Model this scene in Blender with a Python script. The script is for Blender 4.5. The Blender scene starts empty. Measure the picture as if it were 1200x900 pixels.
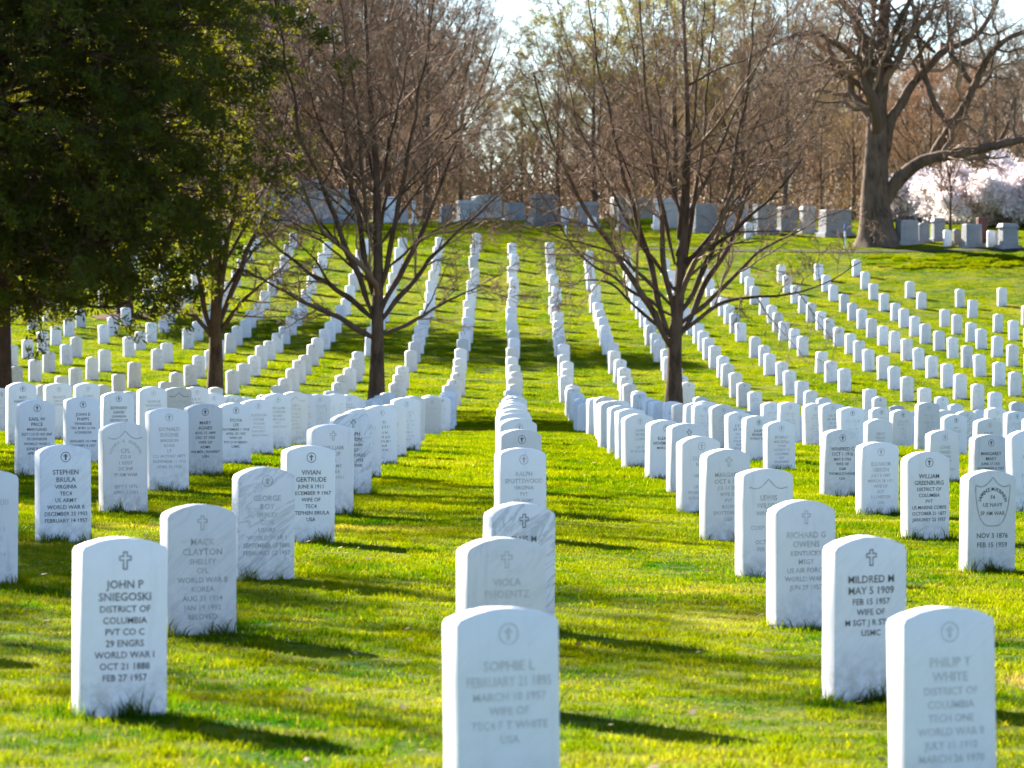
import bpy, math, random
import numpy as np
from mathutils import Vector, Matrix, Euler
R = math.radians
rng = np.random.default_rng(7)
random.seed(7)
SC = bpy.context.scene
COL = SC.collection
F = 4470.0          # focal length in photo pixels (photo is 1200 px wide)
VPX, HY = 600.0, 380.0

# ---------------------------------------------------------------- terrain
PD = [-40, 0, 14, 17.5, 21, 30, 40, 50, 66, 77, 86, 92, 104, 118, 128, 136, 144, 150, 158, 167, 180, 200, 240, 300, 2500]
PH = [1.5, 1.475, 1.47, 1.445, 1.41, 1.39, 1.46, 1.57, 1.90, 2.09, 2.13, 2.00, 1.36, .50, -.28, -1.25, -2.45, -3.25, -3.95, -4.45, -4.9, -5.3, -5.8, -6.0, -6.0]
_fd = np.arange(-40, 2500, 1.0)
_fz = -np.interp(_fd, PD, PH)
_k = np.hanning(9); _k /= _k.sum()
_fz = np.convolve(np.pad(_fz, 4, mode='edge'), _k, mode='valid')
def G(x, y):
    x = np.asarray(x, float); y = np.asarray(y, float)
    z = np.interp(y, _fd, _fz)
    z = z - .025*np.clip(x, -8, 8)*np.clip(1-(y-40)/50, 0, 1)
    z = z + .012*np.sin(x*1.3+.7*y)*np.sin(y*.9-.4*x+1) + .03*np.sin(x*.31+2)*np.sin(y*.23)*np.clip((y-30)/20, 0, 1)
    z = z - .38*np.exp(-((y-75)/10.5)**2)*np.clip((np.abs(x)-2.5)/3.5, 0, 1)
    z = z + np.clip((y-85)/60, 0, 1)*.10*np.sin(x*.17+y*.11)
    return z
def g(x, y): return float(G(x, y))
def at(px, py, d): return Vector(((px-VPX)*d/F, d, (HY-py)*d/F))

# ---------------------------------------------------------------- materials
def mat(name, rough=.8, spec=.3):
    m = bpy.data.materials.new(name); m.use_nodes = True
    nt = m.node_tree; b = nt.nodes['Principled BSDF']
    b.inputs['Roughness'].default_value = rough
    b.inputs['Specular IOR Level'].default_value = spec
    return m, nt, b
def N(nt, t, **kw):
    n = nt.nodes.new(t)
    for k, v in kw.items():
        if k in n.inputs and not hasattr(n, k): n.inputs[k].default_value = v
        else: setattr(n, k, v)
    return n
def noise(nt, vec, scale, detail=4, rough=.55, dist=0):
    n = nt.nodes.new('ShaderNodeTexNoise')
    n.inputs['Scale'].default_value = scale; n.inputs['Detail'].default_value = detail
    n.inputs['Roughness'].default_value = rough; n.inputs['Distortion'].default_value = dist
    if vec is not None: nt.links.new(vec, n.inputs['Vector'])
    return n.outputs['Fac']
def ramp(nt, fac, stops):
    n = nt.nodes.new('ShaderNodeValToRGB'); e = n.color_ramp.elements
    while len(e) < len(stops): e.new(.5)
    for i, (p, c) in enumerate(stops):
        e[i].position = p
        e[i].color = (c, c, c, 1) if isinstance(c, (int, float)) else (*c, 1)
    nt.links.new(fac, n.inputs['Fac']); return n.outputs['Color']
def mix(nt, fac, a, b, mode='MIX'):
    n = nt.nodes.new('ShaderNodeMix'); n.data_type = 'RGBA'; n.blend_type = mode
    for s, v in ((n.inputs[0], fac), (n.inputs[6], a), (n.inputs[7], b)):
        if isinstance(v, bpy.types.NodeSocket): nt.links.new(v, s)
        else: s.default_value = v if isinstance(v, (int, float)) else (*v, 1)
    return n.outputs[2]
def fmath(nt, op, a, b=None, clamp=False):
    n = nt.nodes.new('ShaderNodeMath'); n.operation = op; n.use_clamp = clamp
    for s, v in ((n.inputs[0], a), (n.inputs[1], b)):
        if v is None: continue
        if isinstance(v, bpy.types.NodeSocket): nt.links.new(v, s)
        else: s.default_value = v
    return n.outputs[0]
def bump(nt, b, h, strength, dist):
    n = nt.nodes.new('ShaderNodeBump'); n.inputs['Strength'].default_value = strength
    n.inputs['Distance'].default_value = dist; nt.links.new(h, n.inputs['Height'])
    nt.links.new(n.outputs[0], b.inputs['Normal'])

def marble_mat(name, attr=False, letter=None):
    m, nt, b = mat(name, .55, .35)
    tc = nt.nodes.new('ShaderNodeTexCoord')
    if attr:
        a = nt.nodes.new('ShaderNodeAttribute'); a.attribute_name = 'tone'
        sep = nt.nodes.new('ShaderNodeSeparateColor'); nt.links.new(a.outputs['Color'], sep.inputs[0])
        vec = tc.outputs['Object']
    else:
        oi = nt.nodes.new('ShaderNodeObjectInfo')
        sep = nt.nodes.new('ShaderNodeSeparateColor'); nt.links.new(oi.outputs['Color'], sep.inputs[0])
        mp = nt.nodes.new('ShaderNodeVectorMath'); mp.operation = 'ADD'
        sc = nt.nodes.new('ShaderNodeVectorMath'); sc.operation = 'SCALE'; sc.inputs[3].default_value = 37.0
        cb = nt.nodes.new('ShaderNodeCombineXYZ')
        for i in range(3): nt.links.new(oi.outputs['Random'], cb.inputs[i])
        nt.links.new(cb.outputs[0], sc.inputs[0]); nt.links.new(sc.outputs[0], mp.inputs[1])
        nt.links.new(tc.outputs['Object'], mp.inputs[0]); vec = mp.outputs[0]
    age, warm, vein = sep.outputs[0], sep.outputs[1], sep.outputs[2]
    base = mix(nt, warm, (.755, .745, .785), (.74, .675, .60))
    base = mix(nt, fmath(nt, 'MULTIPLY', age, .85), base, (.25, .25, .245))
    # cloudy tone
    cl = ramp(nt, noise(nt, vec, 7, 5, .6, .6), [(.3, 0), (.72, 1)])
    base = mix(nt, fmath(nt, 'MULTIPLY', cl, fmath(nt, 'ADD', fmath(nt, 'MULTIPLY', age, .3), .10)), base, (.48, .49, .50))
    # diagonal veins
    rot = nt.nodes.new('ShaderNodeMapping'); rot.inputs['Rotation'].default_value = (0, 0, 0); rot.inputs['Scale'].default_value = (1.3, 1, .22)
    ro2 = nt.nodes.new('ShaderNodeMapping'); ro2.inputs['Rotation'].default_value = (.2, -.85, .1)
    nt.links.new(vec, ro2.inputs[0]); nt.links.new(ro2.outputs[0], rot.inputs[0])
    v1 = fmath(nt, 'ABSOLUTE', fmath(nt, 'SUBTRACT', noise(nt, rot.outputs[0], 9, 6, .62, 1.2), .5))
    v1 = ramp(nt, v1, [(0, 1), (.045, 0)])
    base = mix(nt, fmath(nt, 'MULTIPLY', v1, fmath(nt, 'MULTIPLY', fmath(nt, 'MULTIPLY', vein, vein), .62)), base, (.26, .27, .29))
    # soot near the top, soil and lichen near the foot
    so = nt.nodes.new('ShaderNodeSeparateXYZ'); nt.links.new(tc.outputs['Object'], so.inputs[0])
    if not attr:
        low = nt.nodes.new('ShaderNodeMapRange'); nt.links.new(so.outputs[2], low.inputs[0])
        low.inputs[1].default_value = .24; low.inputs[2].default_value = .0
        ns = ramp(nt, noise(nt, vec, 16, 5, .7), [(.38, 0), (.62, 1)])
        d = fmath(nt, 'MULTIPLY', fmath(nt, 'MULTIPLY', low.outputs[0], ns), fmath(nt, 'ADD', fmath(nt, 'MULTIPLY', age, .4), .60))
        base = mix(nt, d, base, (.17, .16, .12))
        st = nt.nodes.new('ShaderNodeMapping'); st.inputs['Scale'].default_value = (14, 14, 1.4); nt.links.new(vec, st.inputs[0])
        drip = ramp(nt, noise(nt, st.outputs[0], 1.6, 4, .6), [(.58, 0), (.78, 1)])
        base = mix(nt, fmath(nt, 'MULTIPLY', drip, fmath(nt, 'ADD', fmath(nt, 'MULTIPLY', age, .55), .10)), base, (.24, .23, .21))
        sp = ramp(nt, noise(nt, vec, 60, 3, .6), [(.66, 0), (.74, 1)])
        base = mix(nt, fmath(nt, 'MULTIPLY', sp, fmath(nt, 'ADD', fmath(nt, 'MULTIPLY', age, .4), .12)), base, (.2, .2, .18))
    if letter is not None:
        wear = ramp(nt, noise(nt, vec, 26, 4, .65), [(.42, 1), (.72, .35 if letter[1] < .9 else .75)])
        base = mix(nt, fmath(nt, 'MULTIPLY', wear, letter[1]), base, letter[0])
    nt.links.new(base, b.inputs['Base Color'])
    bump(nt, b, noise(nt, vec, 120, 3, .6), .25, .002)
    return m
M_STONE = marble_mat('weathered_marble')
M_STONE_FAR = marble_mat('far_marble', attr=True)
M_LET = [marble_mat('lettering_worn', letter=((.26, .25, .23), .5)),
         marble_mat('lettering_grey', letter=((.14, .14, .135), .66)),
         marble_mat('lettering_dark', letter=((.035, .037, .04), .97))]

def granite_mat(name, c, c2):
    m, nt, b = mat(name, .6, .3)
    tc = nt.nodes.new('ShaderNodeTexCoord')
    f = ramp(nt, noise(nt, tc.outputs['Object'], 3, 6, .65), [(.3, 0), (.7, 1)])
    f2 = ramp(nt, noise(nt, tc.outputs['Object'], 60, 3, .6), [(.4, 0), (.7, 1)])
    base = mix(nt, f, c, c2); base = mix(nt, fmath(nt, 'MULTIPLY', f2, .3), base, tuple(v*.5 for v in c2))
    nt.links.new(base, b.inputs['Base Color']); bump(nt, b, f2, .3, .01)
    return m
M_GR = {'grey': granite_mat('grey_granite', (.26, .26, .265), (.18, .18, .185)),
        'pale': granite_mat('pale_granite', (.44, .42, .40), (.30, .29, .285)),
        'dark': granite_mat('dark_granite', (.20, .18, .16), (.11, .10, .09)),
        'red': granite_mat('red_granite', (.13, .038, .027), (.08, .026, .02)),
        'white': granite_mat('white_marble_block', (.76, .75, .74), (.6, .6, .6))}

def bark_mat(name, c, c2, scale=8):
    m, nt, b = mat(name, .9, .15)
    tc = nt.nodes.new('ShaderNodeTexCoord')
    mp = nt.nodes.new('ShaderNodeMapping'); mp.inputs['Scale'].default_value = (scale, scale, scale*.22)
    nt.links.new(tc.outputs['Object'], mp.inputs[0])
    f = noise(nt, mp.outputs[0], 1.6, 7, .7, .5)
    base = mix(nt, ramp(nt, f, [(.35, 0), (.62, 1)]), c, c2)
    f2 = ramp(nt, noise(nt, tc.outputs['Object'], 1.1, 4, .6), [(.4, 0), (.65, 1)])
    base = mix(nt, fmath(nt, 'MULTIPLY', f2, .45), base, tuple(v*1.6+.01 for v in c2))
    nt.links.new(base, b.inputs['Base Color']); bump(nt, b, f, .9, .03)
    return m
M_BARK = bark_mat('maple_bark', (.034, .019, .012), (.105, .064, .042))
M_OAK = bark_mat('oak_bark', (.030, .019, .013), (.125, .082, .055), 4)
M_CEDARBARK = bark_mat('cedar_bark', (.035, .018, .011), (.09, .048, .032))
def twig_mat(name, c, c2):
    m, nt, b = mat(name, .85, .15)
    geo = nt.nodes.new('ShaderNodeNewGeometry')
    base = mix(nt, geo.outputs['Random Per Island'], c, c2)
    nt.links.new(base, b.inputs['Base Color']); return m
M_TWIG = twig_mat('maple_twigs', (.06, .034, .022), (.30, .19, .125))
M_TWOAK = twig_mat('oak_twigs', (.09, .058, .04), (.30, .20, .14))
M_TWBROWN = twig_mat('wood_twigs_brown', (.13, .075, .04), (.40, .26, .155))
M_TWPINK = twig_mat('wood_twigs_reddish', (.15, .088, .052), (.42, .28, .18))
def leaf_mat(name, c, c2, tr, trf=.4, rough=.7):
    m = bpy.data.materials.new(name); m.use_nodes = True; nt = m.node_tree
    out = nt.nodes['Material Output']; b = nt.nodes['Principled BSDF']
    b.inputs['Roughness'].default_value = rough; b.inputs['Specular IOR Level'].default_value = .2
    geo = nt.nodes.new('ShaderNodeNewGeometry')
    f = fmath(nt, 'ADD', fmath(nt, 'MULTIPLY', geo.outputs['Random Per Island'], .6), fmath(nt, 'MULTIPLY', noise(nt, geo.outputs['Position'], .9, 3), .5), True)
    col = mix(nt, f, c, c2); nt.links.new(col, b.inputs['Base Color'])
    t = nt.nodes.new('ShaderNodeBsdfTranslucent')
    nt.links.new(mix(nt, f, tuple(v*.7 for v in tr), tr), t.inputs['Color'])
    ms = nt.nodes.new('ShaderNodeMixShader'); ms.inputs[0].default_value = trf
    nt.links.new(b.outputs[0], ms.inputs[1]); nt.links.new(t.outputs[0], ms.inputs[2]); nt.links.new(ms.outputs[0], out.inputs['Surface'])
    return m
M_CEDAR = leaf_mat('cedar_sprays', (.007, .016, .003), (.040, .056, .005), (.27, .27, .006), .37)
M_BUD = leaf_mat('spring_buds', (.15, .14, .012), (.28, .25, .02), (.36, .32, .02), .4)
M_RUST = leaf_mat('russet_leaves', (.20, .11, .07), (.34, .20, .13), (.32, .18, .10), .35)
M_BLOSSOM = leaf_mat('cherry_blossom', (.86, .75, .74), (.9, .84, .82), (.95, .84, .82), .5)

# ---------------------------------------------------------------- mesh helpers
def mesh_np(name, V, faces_flat, sizes, m=None, smooth=False):
    V = np.asarray(V, np.float32).reshape(-1, 3)
    me = bpy.data.meshes.new(name)
    me.vertices.add(len(V)); me.vertices.foreach_set('co', V.ravel())
    faces_flat = np.asarray(faces_flat, np.int32).ravel(); sizes = np.asarray(sizes, np.int32)
    me.loops.add(len(faces_flat)); me.loops.foreach_set('vertex_index', faces_flat)
    me.polygons.add(len(sizes))
    st = np.concatenate([[0], np.cumsum(sizes)[:-1]]).astype(np.int32)
    me.polygons.foreach_set('loop_start', st); me.polygons.foreach_set('loop_total', sizes)
    if smooth: me.polygons.foreach_set('use_smooth', np.ones(len(sizes), bool))
    me.update(calc_edges=True); me.validate()
    if m: me.materials.append(m)
    return me
def add(name, me, parent=None, loc=None):
    o = bpy.data.objects.new(name, me); COL.objects.link(o)
    if parent is not None: o.parent = parent
    if loc is not None: o.location = loc
    return o
def empty(name, loc):
    o = bpy.data.objects.new(name, None); COL.objects.link(o); o.location = loc; o.empty_display_size = .2; return o
def tag(o, label=None, cat=None, group=None, kind=None):
    if label: o['label'] = label
    if cat: o['category'] = cat
    if group: o['group'] = group
    if kind: o['kind'] = kind
    return o

def tubes(P, Rr, K=5):
    """P [n,p,3] polylines, Rr [n,p] radii -> verts, faces (quads)"""
    P = np.asarray(P, float); n, p, _ = P.shape
    T = np.gradient(P, axis=1); T /= np.linalg.norm(T, axis=2, keepdims=True)+1e-9
    ref = np.where(np.abs(T[:, :1, 2:3]) > .8, np.array([1., 0, 0]), np.array([0, 0, 1.]))
    A = np.cross(T, ref); A /= np.linalg.norm(A, axis=2, keepdims=True)+1e-9
    B = np.cross(T, A)
    ang = np.arange(K)*2*math.pi/K
    V = P[:, :, None, :] + Rr[:, :, None, None]*(np.cos(ang)[None, None, :, None]*A[:, :, None, :] + np.sin(ang)[None, None, :, None]*B[:, :, None, :])
    idx = np.arange(n*p*K).reshape(n, p, K)
    a = idx[:, :-1, :]; b = np.roll(a, -1, axis=2); d = idx[:, 1:, :]; c = np.roll(d, -1, axis=2)
    Fq = np.stack([a, b, c, d], axis=-1).reshape(-1, 4)
    return V.reshape(-1, 3), Fq
def merge(lst):
    Vs, Fs, off = [], [], 0
    for V, Fq in lst: Vs.append(V); Fs.append(Fq+off); off += len(V)
    return np.concatenate(Vs), np.concatenate(Fs)
def quadmesh(name, V, Fq, m, smooth=False):
    return mesh_np(name, V, Fq, np.full(len(Fq), Fq.shape[1]), m, smooth)

def bark_shape(V, n, p, K, amp, r):
    """push ring vertices in and out: flutes that run along the stem, with knots"""
    V = V.reshape(n, p, K, 3); c = V.mean(2, keepdims=True)
    a = np.arange(K)/K*2*math.pi
    f = np.zeros((n, p, K))
    for i in range(n):
        for k, am in ((2, .5), (3, .7), (5, .9), (8, .5), (13, .35)):
            ph = np.cumsum(r.normal(size=p)*.22)+r.uniform(0, 6.28)
            f[i] += am*np.sin(k*a[None, :]+ph[:, None])*(.7+.5*np.sin(np.arange(p)*r.uniform(.1, .35)+r.uniform(0, 6)))[:, None]
        f[i] += r.normal(size=(p, K))*.35
    return (c+(V-c)*(1+amp*f[..., None])).reshape(-1, 3)
def resample(pl, p):
    pl = np.asarray(pl, float); s = np.concatenate([[0], np.cumsum(np.linalg.norm(np.diff(pl, axis=0), axis=1))])
    t = np.linspace(0, s[-1], p)
    # smooth by Catmull style averaging
    q = np.stack([np.interp(t, s, pl[:, i]) for i in range(3)], 1)
    for _ in range(2): q[1:-1] = .25*q[:-2]+.5*q[1:-1]+.25*q[2:]
    return q
def children(P, Rr, n_per, t0, t1, lfun, spread, up, rfac, p=5, r=None, wob=.06, rmin=.003, droop=0.):
    """vectorised side branches of parent polylines"""
    r = r or rng
    n, pp, _ = P.shape
    cnt = n*n_per
    par = np.repeat(np.arange(n), n_per)
    t = np.tile((np.arange(n_per)+.5)/n_per, n)+r.uniform(-.5, .5, cnt)/n_per
    t = t0+(t1-t0)*np.clip(t, 0, 1)
    ft = t*(pp-1); i = np.minimum(ft.astype(int), pp-2); fr = (ft-i)[:, None]
    base = P[par, i]*(1-fr)+P[par, i+1]*fr
    tan = P[par, i+1]-P[par, i]; tan /= np.linalg.norm(tan, axis=1, keepdims=True)+1e-9
    rad = Rr[par, i]*(1-fr[:, 0])+Rr[par, i+1]*fr[:, 0]
    plen = np.linalg.norm(np.diff(P, axis=1), axis=2).sum(1)[par]
    rv = r.normal(size=(cnt, 3)); rv -= (rv*tan).sum(1, keepdims=True)*tan; rv /= np.linalg.norm(rv, axis=1, keepdims=True)+1e-9
    sp = spread*r.uniform(.7, 1.25, cnt)[:, None]
    d = tan*np.cos(sp)+rv*np.sin(sp); d[:, 2] += up; d /= np.linalg.norm(d, axis=1, keepdims=True)
    L = lfun(t, plen)*r.uniform(.65, 1.25, cnt)
    s = np.linspace(0, 1, p)
    Q = base[:, None, :]+d[:, None, :]*(L[:, None]*s[None, :])[:, :, None]
    w = r.normal(size=(cnt, p, 3)); w[:, 0] = 0; w = np.cumsum(w, axis=1)
    Q += w*wob*(L/p)[:, None, None]*3
    Q[:, :, 2] += (up*.35-droop)*(L[:, None])*(s[None, :]**2)
    r0 = np.minimum(rad*rfac, rad*.9)
    R2 = np.maximum(r0[:, None]*(1-.75*s[None, :]), rmin)
    return Q, R2

def limb_from(pl, r0, r1, p=14):
    q = resample(pl, p); s = np.linspace(0, 1, p)
    return q, r0*(1-s)**1.45+r1*s

def bare_tree(name, trunk, limbs, m_bark, m_twig, label, cat, group=None, seed=1, dens=(9, 7, 6, 4), lens=(.42, .44, .47, .5),
              loc=(0, 0, 0), ups=(.08, .06, .05, .03), spreads=(.95, .85, .75, .7), rmin=.0038, parts=True, tw_from=.22, K=(9, 6, 4, 3), finest=True, wob=.06):
    """trunk: (polyline, r0, r1) local coords ; limbs: list of the same"""
    r = np.random.default_rng(seed)
    root = empty(name, loc)
    tag(root, label, cat, group)
    np_ = 80
    q, rr = limb_from(*trunk, p=np_)
    rr = rr*(1+.6*np.exp(-np.arange(np_)/3.2))
    V, Fq = tubes(q[None], rr[None], 30); V = bark_shape(V, 1, np_, 30, .026, r)
    add('trunk', quadmesh('trunk', V, Fq, m_bark, True), root)
    PL = [limb_from(*l, p=16) for l in limbs]
    PL = [(a_, b_*np.clip(.5+.5*np.arange(16)/2.2, 0, 1)) for a_, b_ in PL]
    if PL:
        for qq, r_ in PL:
            qq[1:-1] += r.normal(size=(14, 3))*.018*np.linalg.norm(qq[-1]-qq[0])*.35
            q4 = resample(qq, 40); r4 = np.interp(np.linspace(0, 1, 40), np.linspace(0, 1, 16), r_)*(1+.05*r.normal(size=40))
            V, Fq = tubes(q4[None], r4[None], 12); V = bark_shape(V, 1, 40, 12, .03, r)
            add('limb', quadmesh('limb', V, Fq, m_bark, True), root)
    P = np.stack([a for a, b in PL]+[limb_from(trunk[0], trunk[1], trunk[2], 16)[0]])
    RR = np.stack([b for a, b in PL]+[limb_from(trunk[0], trunk[1], trunk[2], 16)[1]])
    lv = []
    tf = lambda t, pl: pl*lens[0]*(1.15-.75*t)
    C1, R1 = children(P, RR, dens[0], tw_from, .98, tf, spreads[0], ups[0], .58, 8, r, wob, rmin*1.8)
    lv.append(tubes(C1, R1, K[1]))
    C2, R2 = children(C1, R1, dens[1], .15, .98, lambda t, pl: pl*lens[1]*(1.15-.6*t), spreads[1], ups[1], .55, 6, r, wob, rmin*1.4)
    lv.append(tubes(C2, R2, K[2]))
    C3, R3 = children(C2, R2, dens[2], .12, .98, lambda t, pl: pl*lens[2]*(1.15-.6*t), spreads[2], ups[2], .6, 4, r, wob*1.3, rmin)
    lv.append(tubes(C3, R3, K[3]))
    last = C3
    if finest and dens[3]:
        C4, R4 = children(C3, R3, dens[3], .15, 1, lambda t, pl: pl*lens[3]*(1.1-.5*t), spreads[3], ups[3], .7, 3, r, wob*1.5, rmin*.8)
        lv.append(tubes(C4, R4, 3)); last = C4
    V, Fq = merge(lv)
    add('crown', quadmesh('crown', V, Fq, m_twig), root)
    return root, last

def leaf_cloud(centers, per, rad, size, r, aspect=1.0, flat=1.0):
    """many small separate quads scattered round centers -> V,F"""
    n = len(centers)*per
    c = np.repeat(centers, per, axis=0)+r.normal(size=(n, 3))*rad*np.array([1, 1, flat])
    u = r.normal(size=(n, 3)); u /= np.linalg.norm(u, axis=1, keepdims=True)
    v = np.cross(u, r.normal(size=(n, 3))); v /= np.linalg.norm(v, axis=1, keepdims=True)+1e-9
    s = size*r.uniform(.6, 1.4, n)[:, None]
    u = u*s*aspect; v = v*s/aspect
    V = np.stack([c-u, c-v*.8, c+u, c+v*.8], 1).reshape(-1, 3)
    return V, np.arange(n*4).reshape(n, 4)

# ---------------------------------------------------------------- ground
xs = np.concatenate([[-1500, -700, -300, -160, -90, -60, -45], np.arange(-36, 36.01, .6), [45, 60, 90, 160, 300, 700, 1500]])
ys = np.concatenate([[-40, -20, -8], np.arange(0, 175, .6), np.arange(175, 320, 5), [360, 450, 600, 900, 1400, 2300]])
XX, YY = np.meshgrid(xs, ys); ZZ = G(XX, YY)
V = np.stack([XX, YY, ZZ], -1).reshape(-1, 3); nx, ny = len(xs), len(ys)
ii = np.arange(nx*ny).reshape(ny, nx)
Fq = np.stack([ii[:-1, :-1], ii[:-1, 1:], ii[1:, 1:], ii[1:, :-1]], -1).reshape(-1, 4)

def grass_colour(nt, pos):
    """turf colour that stays put on the lawn: green and yellow-green patches, dry straw patches, one bare patch"""
    big = ramp(nt, noise(nt, pos, .55, 4, .6), [(.42, 0), (.62, 1)])
    fine = ramp(nt, noise(nt, pos, 3.2, 4, .6), [(.35, 0), (.68, 1)])
    c = mix(nt, big, (.009, .044, .0008), (.066, .088, .0008))
    c = mix(nt, fmath(nt, 'MULTIPLY', fine, .6), c, (.125, .115, .001))
    mp = nt.nodes.new('ShaderNodeMapping'); mp.inputs['Scale'].default_value = (.35, .9, 1); nt.links.new(pos, mp.inputs[0])
    dry = ramp(nt, noise(nt, mp.outputs[0], .8, 5, .65), [(.57, 0), (.70, 1)])
    c = mix(nt, fmath(nt, 'MULTIPLY', dry, .45), c, (.20, .145, .05))
    vm = nt.nodes.new('ShaderNodeVectorMath'); vm.operation = 'SUBTRACT'; vm.inputs[1].default_value = (2.32, 15.9, -1.44)
    nt.links.new(pos, vm.inputs[0])
    sc = nt.nodes.new('ShaderNodeVectorMath'); sc.operation = 'MULTIPLY'; sc.inputs[1].default_value = (2.6, 1.5, 0); nt.links.new(vm.outputs[0], sc.inputs[0])
    ln = nt.nodes.new('ShaderNodeVectorMath'); ln.operation = 'LENGTH'; nt.links.new(sc.outputs[0], ln.inputs[0])
    bare = ramp(nt, fmath(nt, 'ADD', ln.outputs['Value'], fmath(nt, 'MULTIPLY', noise(nt, pos, 5, 3), .5)), [(.75, 1), (1.0, 0)])
    return mix(nt, bare, c, (.17, .115, .08))
m, nt, b = mat('lawn_ground', .95, .05)
geo = nt.nodes.new('ShaderNodeNewGeometry')
c = grass_colour(nt, geo.outputs['Position'])
c = mix(nt, .25, mix(nt, 1.0, c, (1.6, 1.5, 1.2), 'MULTIPLY'), (.05, .045, .02))
nt.links.new(c, b.inputs['Base Color']); bump(nt, b, noise(nt, geo.outputs['Position'], 14, 4), .7, .04)
tag(add('ground', quadmesh('ground', V, Fq, m, True)), kind='structure')

# blades: tiles of real blades instanced over the lawn
m = bpy.data.materials.new('grass_blades'); m.use_nodes = True; nt = m.node_tree
b = nt.nodes['Principled BSDF']; b.inputs['Roughness'].default_value = .8; b.inputs['Specular IOR Level'].default_value = 0
geo = nt.nodes.new('ShaderNodeNewGeometry')
c = grass_colour(nt, geo.outputs['Position'])
a = nt.nodes.new('ShaderNodeAttribute'); a.attribute_name = 'blade'
c = mix(nt, ramp(nt, a.outputs['Fac'], [(0, .4), (.18, 0)]), c, (.015, .045, .001))
c = mix(nt, ramp(nt, a.outputs['Fac'], [(.93, 0), (.96, .6)]), c, (.24, .18, .02))
nt.links.new(c, b.inputs['Base Color'])
t = nt.nodes.new('ShaderNodeBsdfTranslucent'); nt.links.new(mix(nt, 1.0, c, (2.8, 2.9, .8), 'MULTIPLY'), t.inputs['Color'])
ms = nt.nodes.new('ShaderNodeMixShader'); ms.inputs[0].default_value = .48
nt.links.new(b.outputs[0], ms.inputs[1]); nt.links.new(t.outputs[0], ms.inputs[2]); nt.links.new(ms.outputs[0], nt.nodes['Material Output'].inputs['Surface'])
M_GRASS = m
def blade_tile(name, size, n, h, w, seed):
    r = np.random.default_rng(seed)
    x = r.uniform(-size/2, size/2, (n, 2))
    # tufts: height follows a blotchy field
    fld = .75+.35*np.sin(x[:, 0]*2*math.pi/size*2+seed)*np.sin(x[:, 1]*2*math.pi/size*2+seed*2)
    H = h*r.uniform(.45, 1.25, n)*fld
    a = r.uniform(0, 2*math.pi, n); la = r.uniform(0, 2*math.pi, n); lean = r.uniform(.1, .9, n)*H
    W = w*r.uniform(.6, 1.3, n)
    wx = np.stack([np.cos(a), np.sin(a), np.zeros(n)], 1)*W[:, None]/2
    b0 = np.stack([x[:, 0], x[:, 1], np.full(n, -.012)], 1)
    l = np.stack([np.cos(la), np.sin(la)], 1)*lean[:, None]
    mid = b0.copy(); mid[:, :2] += l*.3; mid[:, 2] += H*.6
    tip = b0.copy(); tip[:, :2] += l; tip[:, 2] += H
    V = np.stack([b0-wx, b0+wx, mid+wx*.8, mid-wx*.8, tip], 1).reshape(-1, 3)
    i = np.arange(n)[:, None]*5
    f4 = i+np.array([0, 1, 2, 3]); f3 = i+np.array([3, 2, 4])
    flat = np.concatenate([f4, f3], 1).ravel(); sizes = np.tile([4, 3], n)
    me = mesh_np(name, V, flat, sizes, M_GRASS)
    at_ = me.attributes.new('blade', 'FLOAT', 'POINT'); at_.data.foreach_set('value', np.repeat(r.uniform(0, 1, n), 5).astype(np.float32))
    return me
def instancer(name, pts, rot, scl, tiles, label):
    coll = bpy.data.collections.new(name+'_tiles')
    for i, t_ in enumerate(tiles): coll.objects.link(bpy.data.objects.new('turf_tile', t_))
    me = bpy.data.meshes.new(name); me.vertices.add(len(pts)); me.vertices.foreach_set('co', np.asarray(pts, np.float32).ravel())
    at1 = me.attributes.new('rot', 'FLOAT_VECTOR', 'POINT'); at1.data.foreach_set('vector', np.asarray(rot, np.float32).ravel())
    at2 = me.attributes.new('scl', 'FLOAT_VECTOR', 'POINT'); at2.data.foreach_set('vector', np.asarray(scl, np.float32).ravel())
    o = add(name, me)
    ng = bpy.data.node_groups.new(name, 'GeometryNodeTree')
    ng.interface.new_socket('Geometry', in_out='INPUT', socket_type='NodeSocketGeometry')
    ng.interface.new_socket('Geometry', in_out='OUTPUT', socket_type='NodeSocketGeometry')
    gi = ng.nodes.new('NodeGroupInput'); go = ng.nodes.new('NodeGroupOutput')
    ci = ng.nodes.new('GeometryNodeCollectionInfo'); ci.inputs['Collection'].default_value = coll; ci.inputs['Separate Children'].default_value = True
    ip = ng.nodes.new('GeometryNodeInstanceOnPoints'); ip.inputs['Pick Instance'].default_value = True
    rd = ng.nodes.new('FunctionNodeRandomValue'); rd.data_type = 'INT'
    rd.inputs[4].default_value = 0; rd.inputs[5].default_value = len(tiles)-1
    na = ng.nodes.new('GeometryNodeInputNamedAttribute'); na.data_type = 'FLOAT_VECTOR'; na.inputs[0].default_value = 'rot'
    nb = ng.nodes.new('GeometryNodeInputNamedAttribute'); nb.data_type = 'FLOAT_VECTOR'; nb.inputs[0].default_value = 'scl'
    er = ng.nodes.new('FunctionNodeEulerToRotation')
    L = ng.links.new
    mp = ng.nodes.new('GeometryNodeMeshToPoints')
    L(gi.outputs[0], mp.inputs[0]); L(mp.outputs[0], ip.inputs['Points']); L(ci.outputs[0], ip.inputs['Instance'])
    L(na.outputs[0], er.inputs[0]); L(er.outputs[0], ip.inputs['Rotation']); L(nb.outputs[0], ip.inputs['Scale'])
    L(rd.outputs[2], ip.inputs['Instance Index']); L(ip.outputs[0], go.inputs[0])
    md = o.modifiers.new('turf', 'NODES'); md.node_group = ng
    tag(o, label, None, None, 'stuff'); return o
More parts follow.
